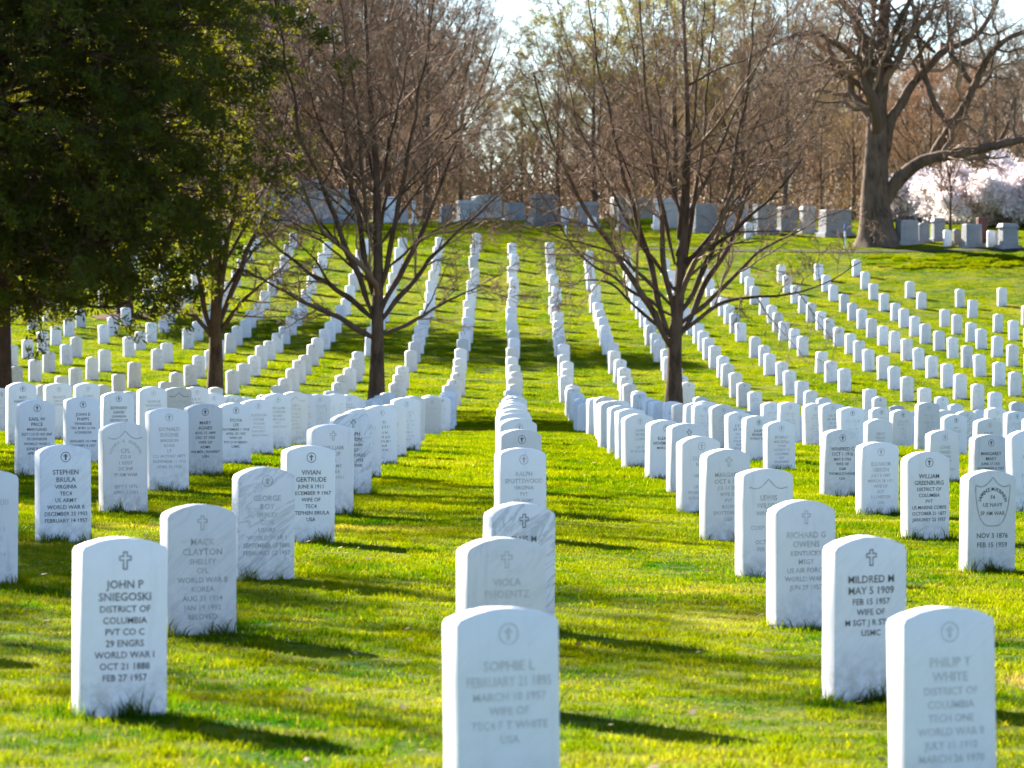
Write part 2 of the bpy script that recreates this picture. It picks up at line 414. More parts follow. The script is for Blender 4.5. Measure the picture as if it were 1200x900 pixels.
def spread_tiles(d0, d1, size, hw, r):
    pts = []
    y = d0
    while y < d1:
        w = hw(y); n = int(2*w/size)+1
        x = -w+np.arange(n)*size+r.uniform(-.2, .2)*size
        pts.append(np.stack([x, np.full(n, y)+r.uniform(-.12, .12, n)*size], 1)); y += size
    p = np.concatenate(pts); z = G(p[:, 0], p[:, 1])
    e = .3
    sx = (G(p[:, 0]+e, p[:, 1])-G(p[:, 0]-e, p[:, 1]))/(2*e); sy = (G(p[:, 0], p[:, 1]+e)-G(p[:, 0], p[:, 1]-e))/(2*e)
    yaw = r.integers(0, 4, len(p))*math.pi/2+r.uniform(-.12, .12, len(p))
    rots = []
    for a_, b_, yw in zip(sx, sy, yaw):
        nrm = Vector((-a_, -b_, 1)).normalized()
        q = Vector((0, 0, 1)).rotation_difference(nrm) @ Euler((0, 0, yw)).to_quaternion()
        e_ = q.to_euler(); rots.append((e_.x, e_.y, e_.z))
    s = np.ones((len(p), 3)); s[:, 2] = r.uniform(.7, 1.25, len(p))
    return np.column_stack([p, z]), rots, s
rg = np.random.default_rng(3)
near_tiles = [blade_tile('blade_tile', .78, 4600, .037, .0046, i) for i in range(5)]
mid_tiles = [blade_tile('blade_tile', 1.1, 3600, .050, .0075, 20+i) for i in range(4)]
far_tiles = [blade_tile('blade_tile', 2.1, 5200, .055, .014, 40+i) for i in range(4)]
p_, r_, s_ = spread_tiles(6.5, 34, .7, lambda y: .15*y+4.5, rg)
instancer('lawn_grass', p_, r_, s_, near_tiles, 'short bright green lawn in the foreground between the headstones')
p_, r_, s_ = spread_tiles(34, 88, 1.0, lambda y: .15*y+5, rg)
instancer('lawn_grass', p_, r_, s_, mid_tiles, 'mown lawn between the crowded middle rows of headstones')
p_, r_, s_ = spread_tiles(88, 176, 2.0, lambda y: .155*y+4, rg)
instancer('hillside_grass', p_, r_, s_, far_tiles, 'sunlit mown grass covering the slope behind the trees')
bank = np.column_stack([rg.uniform(13.5, 24, 150), rg.uniform(141.5, 145.2, 150)])
instancer('bank_grass', np.column_stack([bank, G(bank[:, 0], bank[:, 1])]), [(0, 0, a_) for a_ in rg.uniform(0, 6.28, 150)],
          np.column_stack([np.full(150, .3), np.full(150, .3), rg.uniform(1.0, 3.0, 150)]), far_tiles, 'rough unmown grass on the bank below the right-hand monuments')
# longer tufts left by the mower against the stones are added with the stones below

# path along the crest
m, nt, b = mat('path_gravel', .95, .1)
geo = nt.nodes.new('ShaderNodeNewGeometry')
nt.links.new(mix(nt, noise(nt, geo.outputs['Position'], 2.5, 5), (.022, .018, .012), (.055, .042, .026)), b.inputs['Base Color'])
px = np.arange(4, 60, .8)
cy = 146.6+.0*px - .028*(px-14)**2*.2 + np.where(px < 14, (14-px)*.25, 0)
Vp = np.concatenate([np.stack([px, cy-.32, G(px, cy-.32)+.03], 1), np.stack([px, cy+.32, G(px, cy+.32)+.03], 1)])
n_ = len(px); i_ = np.arange(n_-1)
tag(add('path', quadmesh('path', Vp, np.stack([i_, i_+1, i_+1+n_, i_+n_], 1), m)), kind='structure')

# ---------------------------------------------------------------- headstones
TH = math.atan(.5)
SW, ST = .33, .104
def stone_mesh(seed, rise=.052, w=SW, t=ST, top=.66):
    """marble slab: segmental arched top, eased edges; origin at ground, buried foot"""
    r = np.random.default_rng(seed)
    hw = w/2; sh = top-rise
    rad = (hw*hw+rise*rise)/(2*rise); cz = top-rad
    pts = [(-hw, -.22), (hw, -.22)]
    pts += [(hw, z) for z in np.linspace(.02, sh-.012, 5)]
    a0 = math.asin((hw-.008)/rad)
    for a in np.linspace(a0, -a0, 17): pts.append((rad*math.sin(a), cz+rad*math.cos(a)))
    pts += [(-hw, z) for z in np.linspace(sh-.012, .02, 5)]
    pts = np.array(pts); n = len(pts); c = np.array([0, .3])
    ring = []
    e = .0045
    for yy, ins in ((-t/2, e), (-t/2+e*.35, e*.3), (-t/2+e, 0), (t/2-e, 0), (t/2-e*.35, e*.3), (t/2, e)):
        q = pts.copy()
        # inset towards the centre
        q[:, 0] -= np.sign(q[:, 0])*np.minimum(np.abs(q[:, 0]), ins)
        q[:, 1] -= np.where(q[:, 1] > .5, ins, 0)
        if ins == 0: q += r.normal(size=q.shape)*.0006
        ring.append(np.column_stack([q[:, 0], np.full(n, yy), q[:, 1]]))
    V = np.concatenate(ring); k = len(ring)
    flat, sizes = [], []
    for j in range(k-1):
        for i in range(n):
            i2 = (i+1) % n
            flat += [j*n+i, j*n+i2, (j+1)*n+i2, (j+1)*n+i]; sizes.append(4)
    flat += list(range(n))[::-1]; sizes.append(n)
    flat += [(k-1)*n+i for i in range(n)]; sizes.append(n)
    me = mesh_np('headstone', V, flat, sizes, M_STONE)
    import bmesh
    bm = bmesh.new(); bm.from_mesh(me); bmesh.ops.recalc_face_normals(bm, faces=bm.faces); bm.to_mesh(me); bm.free()
    return me
STONES = [stone_mesh(i, rise=.036+.008*(i % 3)) for i in range(6)]

# --- lettering
_tc = {}
def text_np(s):
    if s in _tc: return _tc[s]
    cu = bpy.data.curves.new('t', 'FONT'); cu.body = s; cu.align_x = 'CENTER'; cu.resolution_u = 2; cu.size = 1.0; cu.offset = .012
    o = bpy.data.objects.new('t', cu); COL.objects.link(o)
    dg = bpy.context.evaluated_depsgraph_get(); dg.update()
    me = bpy.data.meshes.new_from_object(o.evaluated_get(dg))
    V = np.array([v.co[:] for v in me.vertices]) if len(me.vertices) else np.zeros((0, 3))
    Fs = [list(p.vertices) for p in me.polygons]
    bpy.data.objects.remove(o); bpy.data.curves.remove(cu); bpy.data.meshes.remove(me)
    _tc[s] = (V, Fs); return _tc[s]
class MB:
    def __init__(s): s.V = []; s.flat = []; s.sizes = []; s.n = 0
    def addp(s, V, Fs):
        for f in Fs: s.flat += [i+s.n for i in f]; s.sizes.append(len(f))
        s.V.append(np.asarray(V, float)); s.n += len(V)
    def poly2(s, pts, y): # flat polygon in xz
        s.addp([(p[0], y, p[1]) for p in pts], [list(range(len(pts)))])
    def ribbon(s, pts, w, y, closed=False):
        pts = np.asarray(pts, float); n = len(pts)
        if closed: t = np.roll(pts, -1, 0)-np.roll(pts, 1, 0)
        else: t = np.gradient(pts, axis=0)
        t /= np.linalg.norm(t, axis=1, keepdims=True)+1e-9
        nn = np.stack([-t[:, 1], t[:, 0]], 1)*w/2
        A, B = pts+nn, pts-nn
        V = [(p[0], y, p[1]) for p in A]+[(p[0], y, p[1]) for p in B]
        m_ = n if closed else n-1
        s.addp(V, [[i, (i+1) % n, n+(i+1) % n, n+i] for i in range(m_)])
    def mesh(s, name, m): return mesh_np(name, np.concatenate(s.V), s.flat, s.sizes, m)
YF = -ST/2-.0012
TOP = .66
def add_line(mb, s, z, cap, x=0, maxw=.275):
    V, Fs = text_np(s)
    if not len(V): return
    k = cap/.72; wd = (V[:, 0].max()-V[:, 0].min())*k
    kx = k*min(1, maxw/wd)
    mb.addp(np.column_stack([x+V[:, 0]*kx, np.full(len(V), YF), z+V[:, 1]*k]), Fs)
def cross_outline(mb, z, h=.062, w=.044, a=.014, lw=.0042):
    t = a/2; zt = z+h*.5; zb = z-h*.5; za = z+h*.14
    P = [(-t, zb), (-t, za-t), (-w/2, za-t), (-w/2, za+t), (-t, za+t), (-t, zt), (t, zt), (t, za+t), (w/2, za+t), (w/2, za-t), (t, za-t), (t, zb)]
    for i in range(12):
        p, q = np.array(P[i]), np.array(P[(i+1) % 12]); d = (q-p)/np.linalg.norm(q-p)*lw*.5
        mb.ribbon([p-d, q+d], lw, YF-.0001*(i % 2))
def ring_cross(mb, z, r=.030, lw=.004, solid=True):
    a = np.linspace(0, 2*math.pi, 28, endpoint=False)
    mb.ribbon(np.stack([r*np.cos(a), z+r*np.sin(a)], 1), lw, YF, True)
    h = r*1.25; t = r*.17
    y2 = YF-.0002
    mb.poly2([(-t, z-h*.5), (t, z-h*.5), (t, z+h*.5), (-t, z+h*.5)], y2)
    mb.poly2([(-h*.38, z+h*.08), (-t, z+h*.08), (-t, z+h*.26), (-h*.38, z+h*.26)], y2)
    mb.poly2([(t, z+h*.08), (h*.38, z+h*.08), (h*.38, z+h*.26), (t, z+h*.26)], y2)
def shield(mb, z0=.60, w=.125, lw=.006, full=True):
    pts = [(-w, z0-.055)]
    for t in np.linspace(0, 1, 8): pts.append((-w+t*w, z0-.045+.0*t+.045*(t**2)-.018*math.sin(t*math.pi)))
    right = [(-p[0], p[1]) for p in pts[:-1]][::-1]
    up = pts+right
    if full:
        side = []
        for t in np.linspace(.08, 1, 12): side.append((w*math.cos(t*math.pi/2)**.6, z0-.055-.235*math.sin(t*math.pi/2)**1.2))
        pl = up+side+[(-p[0], p[1]) for p in side[:-1]][::-1]
        mb.ribbon(pl, lw, YF, True)
    else: mb.ribbon(up, lw, YF)
def arc_text(mb, s, zc, r, cap):
    n = len(s); span = 2.5
    for i, ch in enumerate(s):
        if ch == ' ': continue
        a = span*(i/(n-1)-.5)
        V, Fs = text_np(ch); k = cap/.72
        x, z = V[:, 0]*k, V[:, 1]*k+r
        mb.addp(np.column_stack([x*math.cos(a)+z*math.sin(a), np.full(len(V), YF), zc+z*math.cos(a)-x*math.sin(a)]), Fs)
def worn_lines(mb, r, n=7, z0=.475, caps=.026, pitch=.043):
    """lettering too worn to read: short incised strokes in centred lines"""
    for j in range(n):
        k = int(r.integers(4, 11)); cap = caps*(1.15 if j < 2 else .9); cw = cap*.82
        z = z0-j*pitch*(1.0)-(.012 if j > 1 else 0)
        for i in range(k):
            x = (i-(k-1)/2)*cw
            if r.random() < .08: continue
            for s_ in range(int(r.integers(2, 4))):
                q = r.random(); t = cap*.13
                if q < .45:
                    xx = x+r.choice([-.28, .28])*cw; a, b_ = (xx-t/2, xx+t/2), (z, z+cap)
                elif q < .85:
                    zz = z+r.choice([0, .45, .88])*cap; a, b_ = (x-.3*cw, x+.3*cw), (zz, zz+t)
                else: a, b_ = (x-t/2, x+t/2), (z, z+cap)
                yv = YF-.00005*s_
                mb.poly2([(a[0], b_[0]), (a[1], b_[0]), (a[1], b_[1]), (a[0], b_[1])], yv)
EMB, INS = {}, []
for kind in ('cross', 'ring', 'shield'):
    for l in range(3):
        mb = MB()
        if kind == 'cross': cross_outline(mb, .578)
        elif kind == 'ring': ring_cross(mb, .585)
        else: shield(mb, full=False)
        EMB[kind, l] = mb.mesh('emblem', M_LET[l])
wr = np.random.default_rng(5)
for l in (0, 0, 1, 1, 1, 2):
    mb = MB(); worn_lines(mb, wr, n=int(wr.integers(6, 9))); INS.append(mb.mesh('inscription', M_LET[l]))

# measured stones: (col, row, face centre px, top py, emblem, darkness 0-2, lines, age, warm, vein)
MEAS = {
 (0,0):(598,712,'ring',0,["SOPHIE L","FEBRUARY 21 1895","MARCH 10 1957","WIFE OF","TEC4 F T WHITE","USA"],.05,.05,.3),
 (0,1):(594,630,'cross',0,["VIOLA","PHOENTZ"],.42,.15,.5),
 (0,2):(613,589,'cross',2,["ELLIS M","KELLY","SGT","USMC"],.22,.0,1.0),
 (0,4):(614,525,'ring',1,["RALPH","SPOTTSWOOD","VIRGINIA","PVT","US ARMY","WORLD WAR II"],.1,.05,.2),
 (0,5):(611,503,'ring',2,None,.5,.2,.4),
 (0,6):(608,490,'ring',1,None,.2,.2,.2),
 (0,7):(605,484,'ring',1,None,.2,.0,.2),
 (0,8):(604,479,'ring',1,None,.1,.2,.2),
 (0,9):(603,474,'ring',1,None,.1,.2,.2),
 (1,0):(1115,712,'ring',0,["PHILIP T","WHITE","DISTRICT OF","COLUMBIA","TECH ONE","WORLD WAR II","JULY 11 1910","MARCH 26 1970"],.05,.05,.3),
 (1,1):(1019,628,'cross',2,["MILDRED M","MAY 5 1909","FEB 15 1957","WIFE OF","M SGT J R STAN","USMC"],.15,.05,.4),
 (1,2):(944,586,'cross',1,["RICHARD G","OWENS","KENTUCKY","MSGT","US AIR FORCE","WORLD WAR II","JUN 29 1957"],.2,.25,.3),
 (1,3):(900,549,'shield',1,["LEWIS","WILSON","WINSLOW","","CORP US ARMY","","OCT 4 1874","FEB 3 1957"],.15,.35,.2),
 (1,4):(853,526,'cross',1,["MARGARET","OCT 6 1912","JUL 13 2005","WIFE OF","PVT","RALPH","SPOTTSWOOD","USA"],.3,.25,.2),
 (1,5):(822,511,'ring',1,["DUDLEY","NEAL","","VIRGINIA","","US ARMY","WORLD WAR II","AUGUST 8 1920"],.12,.4,.2),
 (1,6):(807,496,'cross',2,None,.3,.2,.3),
 (1,7):(779,492,'ring',2,["ELEANOR","NOVEMBER 1900","MARCH 1958"],.1,.1,.3),
 (1,8):(750,485,'ring',1,["JOHN","PETER","JOSEPH","","LIEUT","WORLD WAR I"],.12,.3,.2),
 (1,9):(741,479,'ring',1,None,.1,.2,.2),
 (1,10):(730,475,'ring',1,None,.3,.0,.3),
 (1,11):(718,470,'ring',1,None,.5,.0,.3),
 (2,3):(1161,551,'fullshield',2,["NOV 3 1876","FEB 15 1959"],.38,.35,.3),
 (2,4):(1088,529,'ring',2,["WILLIAM","GREENBURG","DISTRICT OF","COLUMBIA","PVT","US MARINE CORPS","OCTOBER 21 1877","JANUARY 22 1957"],.15,.3,.2),
 (2,5):(1031,518,'ring',1,["ELEANOR","GIBSON","JULY 6 1897","MARCH 18 1971","WIFE OF","SGT","R D NESTER","USA"],.06,.1,.2),
 (2,6):(986,503,'ring',2,["WINIFRED C","OCT 1 1916","MAY 8 1956","WIFE OF","SGM","THOMAS D HANGE","USA"],.35,.15,.6),
 (2,8):(916,496,'ring',1,["BEVERLY","MACKALL","TYREE","DISTRICT OF","COLUMBIA","SGT","ENGINEERS","WORLD WAR II"],.1,.2,.3),
 (2,9):(889,489,'ring',2,["JULIAN","BENNETT","WORLD WAR I"],.1,.3,.2),
 (2,10):(868,485,'ring',1,None,.1,.05,.2),
 (2,11):(848,474,'ring',1,None,.55,.0,.2),
 (2,12):(826,473,'ring',1,None,.15,.0,.2),
 (3,5):(1208,504,'ring',1,None,.1,.1,.2),
 (3,6):(1160,509,'ring',2,["MARGARET","MARY","JUNE 17 1931","NOVEMBER 4 1957"],.55,.15,.2),
 (3,7):(1107,504,'ring',1,["LONIE","WARD","FRYMAN","GEORGIA","CPL","WORLD WAR I"],.2,.45,.2),
 (3,9):(1031,493,None,1,["LEIGH","WELLS","FINLEY"],.2,.4,.1),
 (4,9):(1158,495,'ring',1,None,.35,.3,.2),
 (4,10):(1120,488,'ring',2,None,.15,.0,.2),
 (5,11):(1192,482,'ring',2,None,.15,.0,.6),
 (-1,1):(146,630,'cross',2,["JOHN P","SNIEGOSKI","DISTRICT OF","COLUMBIA","PVT CO C","29 ENGRS","WORLD WAR I","OCT 21 1888","FEB 27 1957"],.04,.02,.25),
 (-1,2):(238,591,'cross',1,["MACK","CLAYTON","SHELLEY","CPL","WORLD WAR II","KOREA","AUG 31 1914","JAN 19 1992","BELOVED"],.5,.0,.6),
 (-1,3):(312,547,'ring',1,["GEORGE","ROY","SHIRLEY","COX","USNRF","WORLD WAR I","SEPTEMBER 15 1886","FEBRUARY 12 1957"],.22,.25,.9),
 (-1,4):(364,522,'ring',2,["VIVIAN","GERTRUDE","JUNE 8 1911","DECEMBER 9 1967","WIFE OF","TEC4","STEPHEN BRULA","USA"],.08,.05,.2),
 (-1,5):(390,497,'cross',1,["WILLIAM","PHILIP","CPL","US ARMY","KOREA","OCT 3 1931"],.2,.2,.2),
 (-1,6):(414,484,'cross',2,["RALPH","LINTON","VAUGHAN","MSGT","US AIR FORCE","JAN 11 1933","JUL 8 2008"],.2,.0,1.0),
 (-1,7):(427,479,'ring',1,None,.12,.2,.2),
 (-1,8):(448,475,'ring',1,None,.1,.05,.2),
 (-1,9):(460,474,'ring',1,None,.1,.3,.2),
 (-1,10):(477,466,'ring',1,None,.1,.1,.2),
 (-2,3):(-14,550,'ring',1,None,.3,.1,.2),
 (-2,4):(78,521,'ring',2,["STEPHEN","BRULA","VIRGINIA","TEC4","US ARMY","WORLD WAR II","DECEMBER 23 1903","FEBRUARY 14 1957"],.1,.03,.5),
 (-2,5):(148,495,'shield',1,["HENRY K GORDON","CPL","CO B","1 REGT","DC INF","SP AM WAR","","SEPT 5 1876","APRIL 3 1951"],.3,.45,.3),
 (-2,6):(199,478,'ring',1,["DONALD","EUGENE","MADISON","IOWA","LT","CO 14 COAST ARTY","NOVEMBER 11 1913","APRIL 22 1955"],.12,.25,.2),
 (-2,7):(241,473,'ring',2,["MARY","AGNES","AUG 15 1899","DEC 27 1955","WIFE OF","ADMR","WILMER J RANNEY","USN"],.6,.2,.3),
 (-2,8):(276,472,'ring',2,["SYLVIA","LEE","NOVEMBER 1 1918","APRIL 30 1957","WIFE OF","PVT D W BERRY","USMC"],.15,.0,.3),
 (-2,9):(304,468,'ring',1,["ALFONSA","LAYNE","VIRGINIA","PVT CO I","INFANTRY","WORLD WAR I"],.12,.05,.3),
 (-2,10):(326,461,'ring',1,["WILLIAM","LAWSON","DUSERY","MARYLAND","PVT","WORLD WAR I"],.1,.15,.2),
 (-2,11):(346,459,'shield',1,None,.2,.5,.2),
 (-3,7):(43,468,'ring',2,["EARL W","PRICE","MARYLAND","SGT CO D 301 INF","79 DIVISION","WORLD WAR I","JUNE 8 1892","APRIL 1957"],.15,.3,.2),
 (-3,8):(98,465,'ring',2,["JOHN E","PHIPPS","TENNESSEE","TEC BTRY 21 FA","4 DIVISION","","JANUARY 14 1908","JANUARY 4 1957"],.15,.03,.2),
 (-3,9):(140,459,'ring',2,["EDWARD","DAVID","JOHNSON","DISTRICT OF","COLUMBIA"],.2,.0,.3),
 (-3,10):(180,453,'ring',1,["GEORGE","VARNARD","HOLMES"],.12,.1,.2),
 (-3,11):(210,454,'shield',2,None,.85,.6,.3),
 (-3,12):(232,453,'ring',1,None,.15,.3,.2),
 (-4,10):(27,447,'ring',2,["ROY","HARRISON"],.15,.0,.2),
 (-4,11):(70,449,'ring',1,["FRANCIS","DANIEL","GAFFNEY"],.1,.3,.2),
 (-4,12):(103,448,'ring',1,["JOHN F","COYLE"],.1,.05,.2),
}
MISSING = {(0,3), (2,7), (3,8), (-4,13)}
def lat(m, k): return m*1.40+.02, 11.1+.68*m+3.41*k
TREES_AT = [(-7.2, 92.5, .9), (-3.12, 87.6, .9), (3.78, 88.0, .9), (-11.6, 86.5, 1.0), (-13.1, 127.5, 1.6)]
spec = []   # dicts
for m_ in range(-22, 23):
    for k_ in range(-6, 46):
        x, y = lat(m_, k_)
        S = F/max(y, .1)
        if y < 10.6: continue
        hwv = .138*y+1.2
        if abs(x) > hwv: continue
        top_lim = 147.5 if x < -1 else 145
        if x > 2: top_lim = 143.5
        if x > 5: top_lim = 140
        if x > 14: top_lim = 135
        if x > 17: top_lim = 132
        if y > top_lim: continue
        if (m_, k_) in MISSING: continue
        r = random.Random(m_*1000+k_*7+3)
        drop = 0
        if y > 30: drop = .02
        if y > 88: drop = .05
        if y > 88 and m_ >= 3: drop = .02
        if y > 128 and x > 6: drop = .06
        if y > 124 and x > 14.5: drop = .4
        if y > 88 and m_ < -6: drop = .1
        if m_ != 0 and (m_, k_) not in MEAS and r.random() < drop: continue
        if (m_, k_) in MEAS:
            cx, tp, em, dk, lines, age, warm, vein = MEAS[m_, k_]
            fx = (cx-VPX)/S; x = fx-.022
            z = (HY-tp)/S-TOP
            z = max(min(z, g(x, y)+.05), g(x, y)-.14)
            spec.append(dict(m=m_, k=k_, x=x, y=y, z=z, em=em, dk=dk, lines=lines, age=age, warm=warm, vein=vein, meas=True, rz=r.gauss(0, .8)))
        else:
            if m_ == -1 and y < 80: x += .09
            x += r.gauss(0, .035); y += r.gauss(0, .05)
            if any((x-a)**2+(y-b)**2 < c_*c_ for a, b, c_ in TREES_AT): continue
            age = min(.9, max(0, r.gauss(.15, .2))); warm = max(0, r.gauss(.16, .2))
            if r.random() < .11: age += .4
            if y > 88: age *= .7
            z = g(x, y)-.05+r.gauss(0, .022)
            em = 'ring' if r.random() < .84 else ('cross' if r.random() < .6 else 'shield')
            spec.append(dict(m=m_, k=k_, x=x, y=y, z=z, em=em, dk=r.choice([0, 1, 1, 1, 2]), lines=None, age=age, warm=warm, vein=abs(r.gauss(.15, .35)), meas=False, rz=r.gauss(0, 2.2)))
# painter's check: how many photo pixels each stone shows
W_, H_ = 1200, 900
buf = np.full((H_, W_), -1, np.int32)
order = sorted(range(len(spec)), key=lambda i: -spec[i]['y'])
for i in order:
    s = spec[i]; S = F/s['y']; cx = VPX+s['x']*S; w = S*.345
    t = HY-(s['z']+TOP)*S; bt = HY-g(s['x'], s['y'])*S
    x0, x1, y0, y1 = int(round(cx-w/2)), int(round(cx+w/2)), int(round(t+.03*S)), int(round(bt))
    x0, x1, y0, y1 = max(x0, 0), min(x1, W_), max(y0, 0), min(y1, H_)
    if x1 > x0 and y1 > y0: buf[y0:y1, x0:x1] = i
vis = np.bincount(buf[buf >= 0], minlength=len(spec))
rank = sorted(range(len(spec)), key=lambda i: -vis[i])
indiv = set(i for i in rank[:300] if vis[i] > 0)
print('stones', len(spec), 'visible', int((vis > 12).sum()), 'cut area', vis[rank[299]])

ORD = ['first', 'second', 'third', 'fourth', 'fifth', 'sixth', 'seventh', 'eighth', 'ninth', 'tenth', 'eleventh', 'twelfth', 'thirteenth', 'fourteenth', 'fifteenth',
       'sixteenth', 'seventeenth', 'eighteenth', 'nineteenth', 'twentieth', 'twenty-first', 'twenty-second', 'twenty-third', 'twenty-fourth', 'twenty-fifth',
       'twenty-sixth', 'twenty-seventh', 'twenty-eighth', 'twenty-ninth', 'thirtieth', 'thirty-first', 'thirty-second', 'thirty-third', 'thirty-fourth',
       'thirty-fifth', 'thirty-sixth', 'thirty-seventh', 'thirty-eighth', 'thirty-ninth', 'fortieth', 'forty-first', 'forty-second']
SPECIAL = {
 (0,0): 'large white headstone cut by the bottom edge in the middle of the photo',
 (0,1): 'grey-faced headstone with faint cross directly behind the nearest centre stone',
 (0,2): 'diagonally veined headstone with dark cross, third in the centre column',
 (1,0): 'large white headstone cut by the bottom edge at the right of the photo',
 (1,1): 'headstone with bold black lettering and cross beside the nearest stone at right',
 (-1,1): 'white headstone with bold dark lettering and cross at the front left',
 (-1,2): 'blue-grey streaked headstone with faint cross just behind the front left stone',
 (-1,3): 'headstone with cracked dark veins across its carved name, left of the centre column',
 (-1,6): 'grey-veined headstone with black lettering and cross, just left of the grass aisle',
 (2,3): 'headstone at right edge with raised lettering arched inside a full shield',
 (-3,11): 'darkly weathered headstone with shield in the crowded rows at left',
 (-2,5): 'cream headstone with a shield outline and soiled foot at left',
 (1,3): 'white headstone with shield outline, third stone behind the nearest right one',
}
cols = {}
for i, s in enumerate(spec): cols.setdefault(s['m'], []).append(i)
for m_, l in cols.items():
    l.sort(key=lambda i: spec[i]['y'])
    for n_, i in enumerate([j for j in l if vis[j] > 0]): spec[i]['ord'] = n_
def stone_label(s):
    if (s['m'], s['k']) in SPECIAL: return SPECIAL[s['m'], s['k']]
    tone = 'weathered grey' if s['age'] > .42 else ('cream' if s['warm'] > .3 else ('grey-veined' if s['vein'] > .55 else 'white'))
    o = ORD[s['ord']]
    m_ = s['m']
    if m_ == 0: c = 'in the centre column'
    else: c = 'in column %d %s of centre' % (abs(m_), 'left' if m_ < 0 else 'right')
    w = 'hillside headstone' if s['y'] > 88 else 'headstone'
    return '%s %s, %s visible from the front %s' % (tone, w, o, c)
far_V, far_flat, far_sizes, far_tone, fo = [], [], [], [], 0
for i, s in enumerate(spec):
    if vis[i] == 0 and s['y'] > 40 and abs(s['x']) < .134*s['y']: pass
    rr = random.Random(i*13+1)
    rx, ry = R(rr.gauss(0, .9)), R(rr.gauss(0, 1.1 if not s['meas'] else .35))
    rz = TH+R(s['rz'])
    if i in indiv:
        o = add('headstone', STONES[i % 6], None, (s['x'], s['y'], s['z']))
        o.rotation_euler = (rx, ry, rz)
        o.color = (s['age'], s['warm'], s['vein'], 1)
        tag(o, stone_label(s), 'headstone', 'white headstones standing in rows')
        par = []
        em = s['em']
        if em == 'fullshield':
            mb = MB(); shield(mb, full=True, z0=.62, lw=.008, w=.12)
            par.append(('emblem', mb.mesh('emblem', M_LET[1])))
            mb = MB(); arc_text(mb, 'LAWRENCE M ROBINSON', .455, .085, .022)
            for t_, z_ in (('F4', .49), ('US NAVY', .445), ('SP AM WAR', .395)): add_line(mb, t_, z_, .024, maxw=.17)
            for t_, z_ in (('NOV 3 1876', .26), ('FEB 15 1959', .205)): add_line(mb, t_, z_, .03)
            par.append(('inscription', mb.mesh('inscription', M_LET[2])))
        else:
            if em: par.append(('emblem', EMB[em, s['dk']]))
            if s['lines']:
                mb = MB(); z = .478
                for j, t_ in enumerate(s['lines']):
                    if j == 0 and em == 'shield' and len(t_) > 8:
                        arc_text(mb, t_, .415, .105, .022); z -= .03; continue
                    cap = .030 if j < 2 else .0245
                    if t_: add_line(mb, t_, z, cap)
                    z -= .045 if j < 1 else .0415
                par.append(('inscription', mb.mesh('inscription', M_LET[s['dk']])))
            else: par.append(('inscription', INS[(i*5) % 6]))
        for nm, me in par:
            c_ = add(nm, me, o); c_.color = o.color
    else:
        me = STONES[i % 6]
        if not hasattr(stone_mesh, 'cache'): stone_mesh.cache = {}
        if i % 6 not in stone_mesh.cache:
            stone_mesh.cache[i % 6] = (np.array([v.co[:] for v in me.vertices]), [list(p.vertices) for p in me.polygons])
        Vv, Ff = stone_mesh.cache[i % 6]
        Mx = np.array(Euler((rx, ry, rz)).to_matrix())
        far_V.append(Vv@Mx.T+np.array([s['x'], s['y'], s['z']]))
        for f in Ff: far_flat += [a+fo for a in f]; far_sizes.append(len(f))
        far_tone += [(s['age'], s['warm'], s['vein'], 1)]*len(Vv); fo += len(Vv)
if far_V:
    me = mesh_np('distant_headstones', np.concatenate(far_V), far_flat, far_sizes, M_STONE_FAR)
    ca = me.color_attributes.new('tone', 'FLOAT_COLOR', 'POINT'); ca.data.foreach_set('color', np.array(far_tone, np.float32).ravel())
    tag(add('distant_headstones', me), 'small white headstones filling the far rows higher up the slope', None, 'white headstones standing in rows', 'stuff')

# tufts of longer grass against the feet of the near stones
tr = np.random.default_rng(11); pts = []
for s in spec:
    if s['y'] < 46:
        n_ = 9
        for q in range(n_):
            u = tr.uniform(-.17, .17); side = tr.choice([-1, 1], p=[.72, .28])
            v = side*.066+tr.normal()*.006 if tr.random() < .8 else tr.uniform(-.05, .05)
            if abs(v) < .055: u = math.copysign(.178, u)
            pts.append((s['x']+u*math.cos(TH)-v*math.sin(TH), s['y']+u*math.sin(TH)+v*math.cos(TH)))
pts = np.array(pts); z = G(pts[:, 0], pts[:, 1])
tuft = [blade_tile('tuft', .085, 34, .085, .0055, 70+i) for i in range(3)]
instancer('grass_tufts', np.column_stack([pts, z]), [(0, 0, a_) for a_ in tr.uniform(0, 6.28, len(pts))],
          np.column_stack([np.ones(len(pts)), np.ones(len(pts)), tr.uniform(.6, 1.35, len(pts))]), tuft, 'longer grass blades left standing against the feet of the headstones')

# fallen leaves
n_ = 900
ly = 9+tr.uniform(0, 1, n_)**1.5*75; lx = tr.uniform(-1, 1, n_)*(.15*ly+1)
lz = G(lx, ly)+.035+tr.uniform(0, .02, n_)
cen = np.column_stack([lx, ly, lz])
a_ = tr.uniform(0, 6.28, n_); sz = tr.uniform(.012, .032, n_)[:, None]
u = np.stack([np.cos(a_), np.sin(a_), tr.uniform(-.4, .4, n_)], 1)*sz; v = np.stack([-np.sin(a_), np.cos(a_), tr.uniform(-.4, .4, n_)], 1)*sz*.6
Vl = np.stack([cen-u, cen-v*.9-u*.1, cen+u, cen+v+u*.2], 1).reshape(-1, 3)
M_DEAD = leaf_mat('dead_leaves', (.07, .03, .014), (.36, .27, .16), (.2, .10, .04), .25)
tag(add('fallen_leaves', quadmesh('fallen_leaves', Vl, np.arange(n_*4).reshape(n_, 4), M_DEAD)), 'small brown dead leaves scattered over the lawn', None, None, 'stuff')

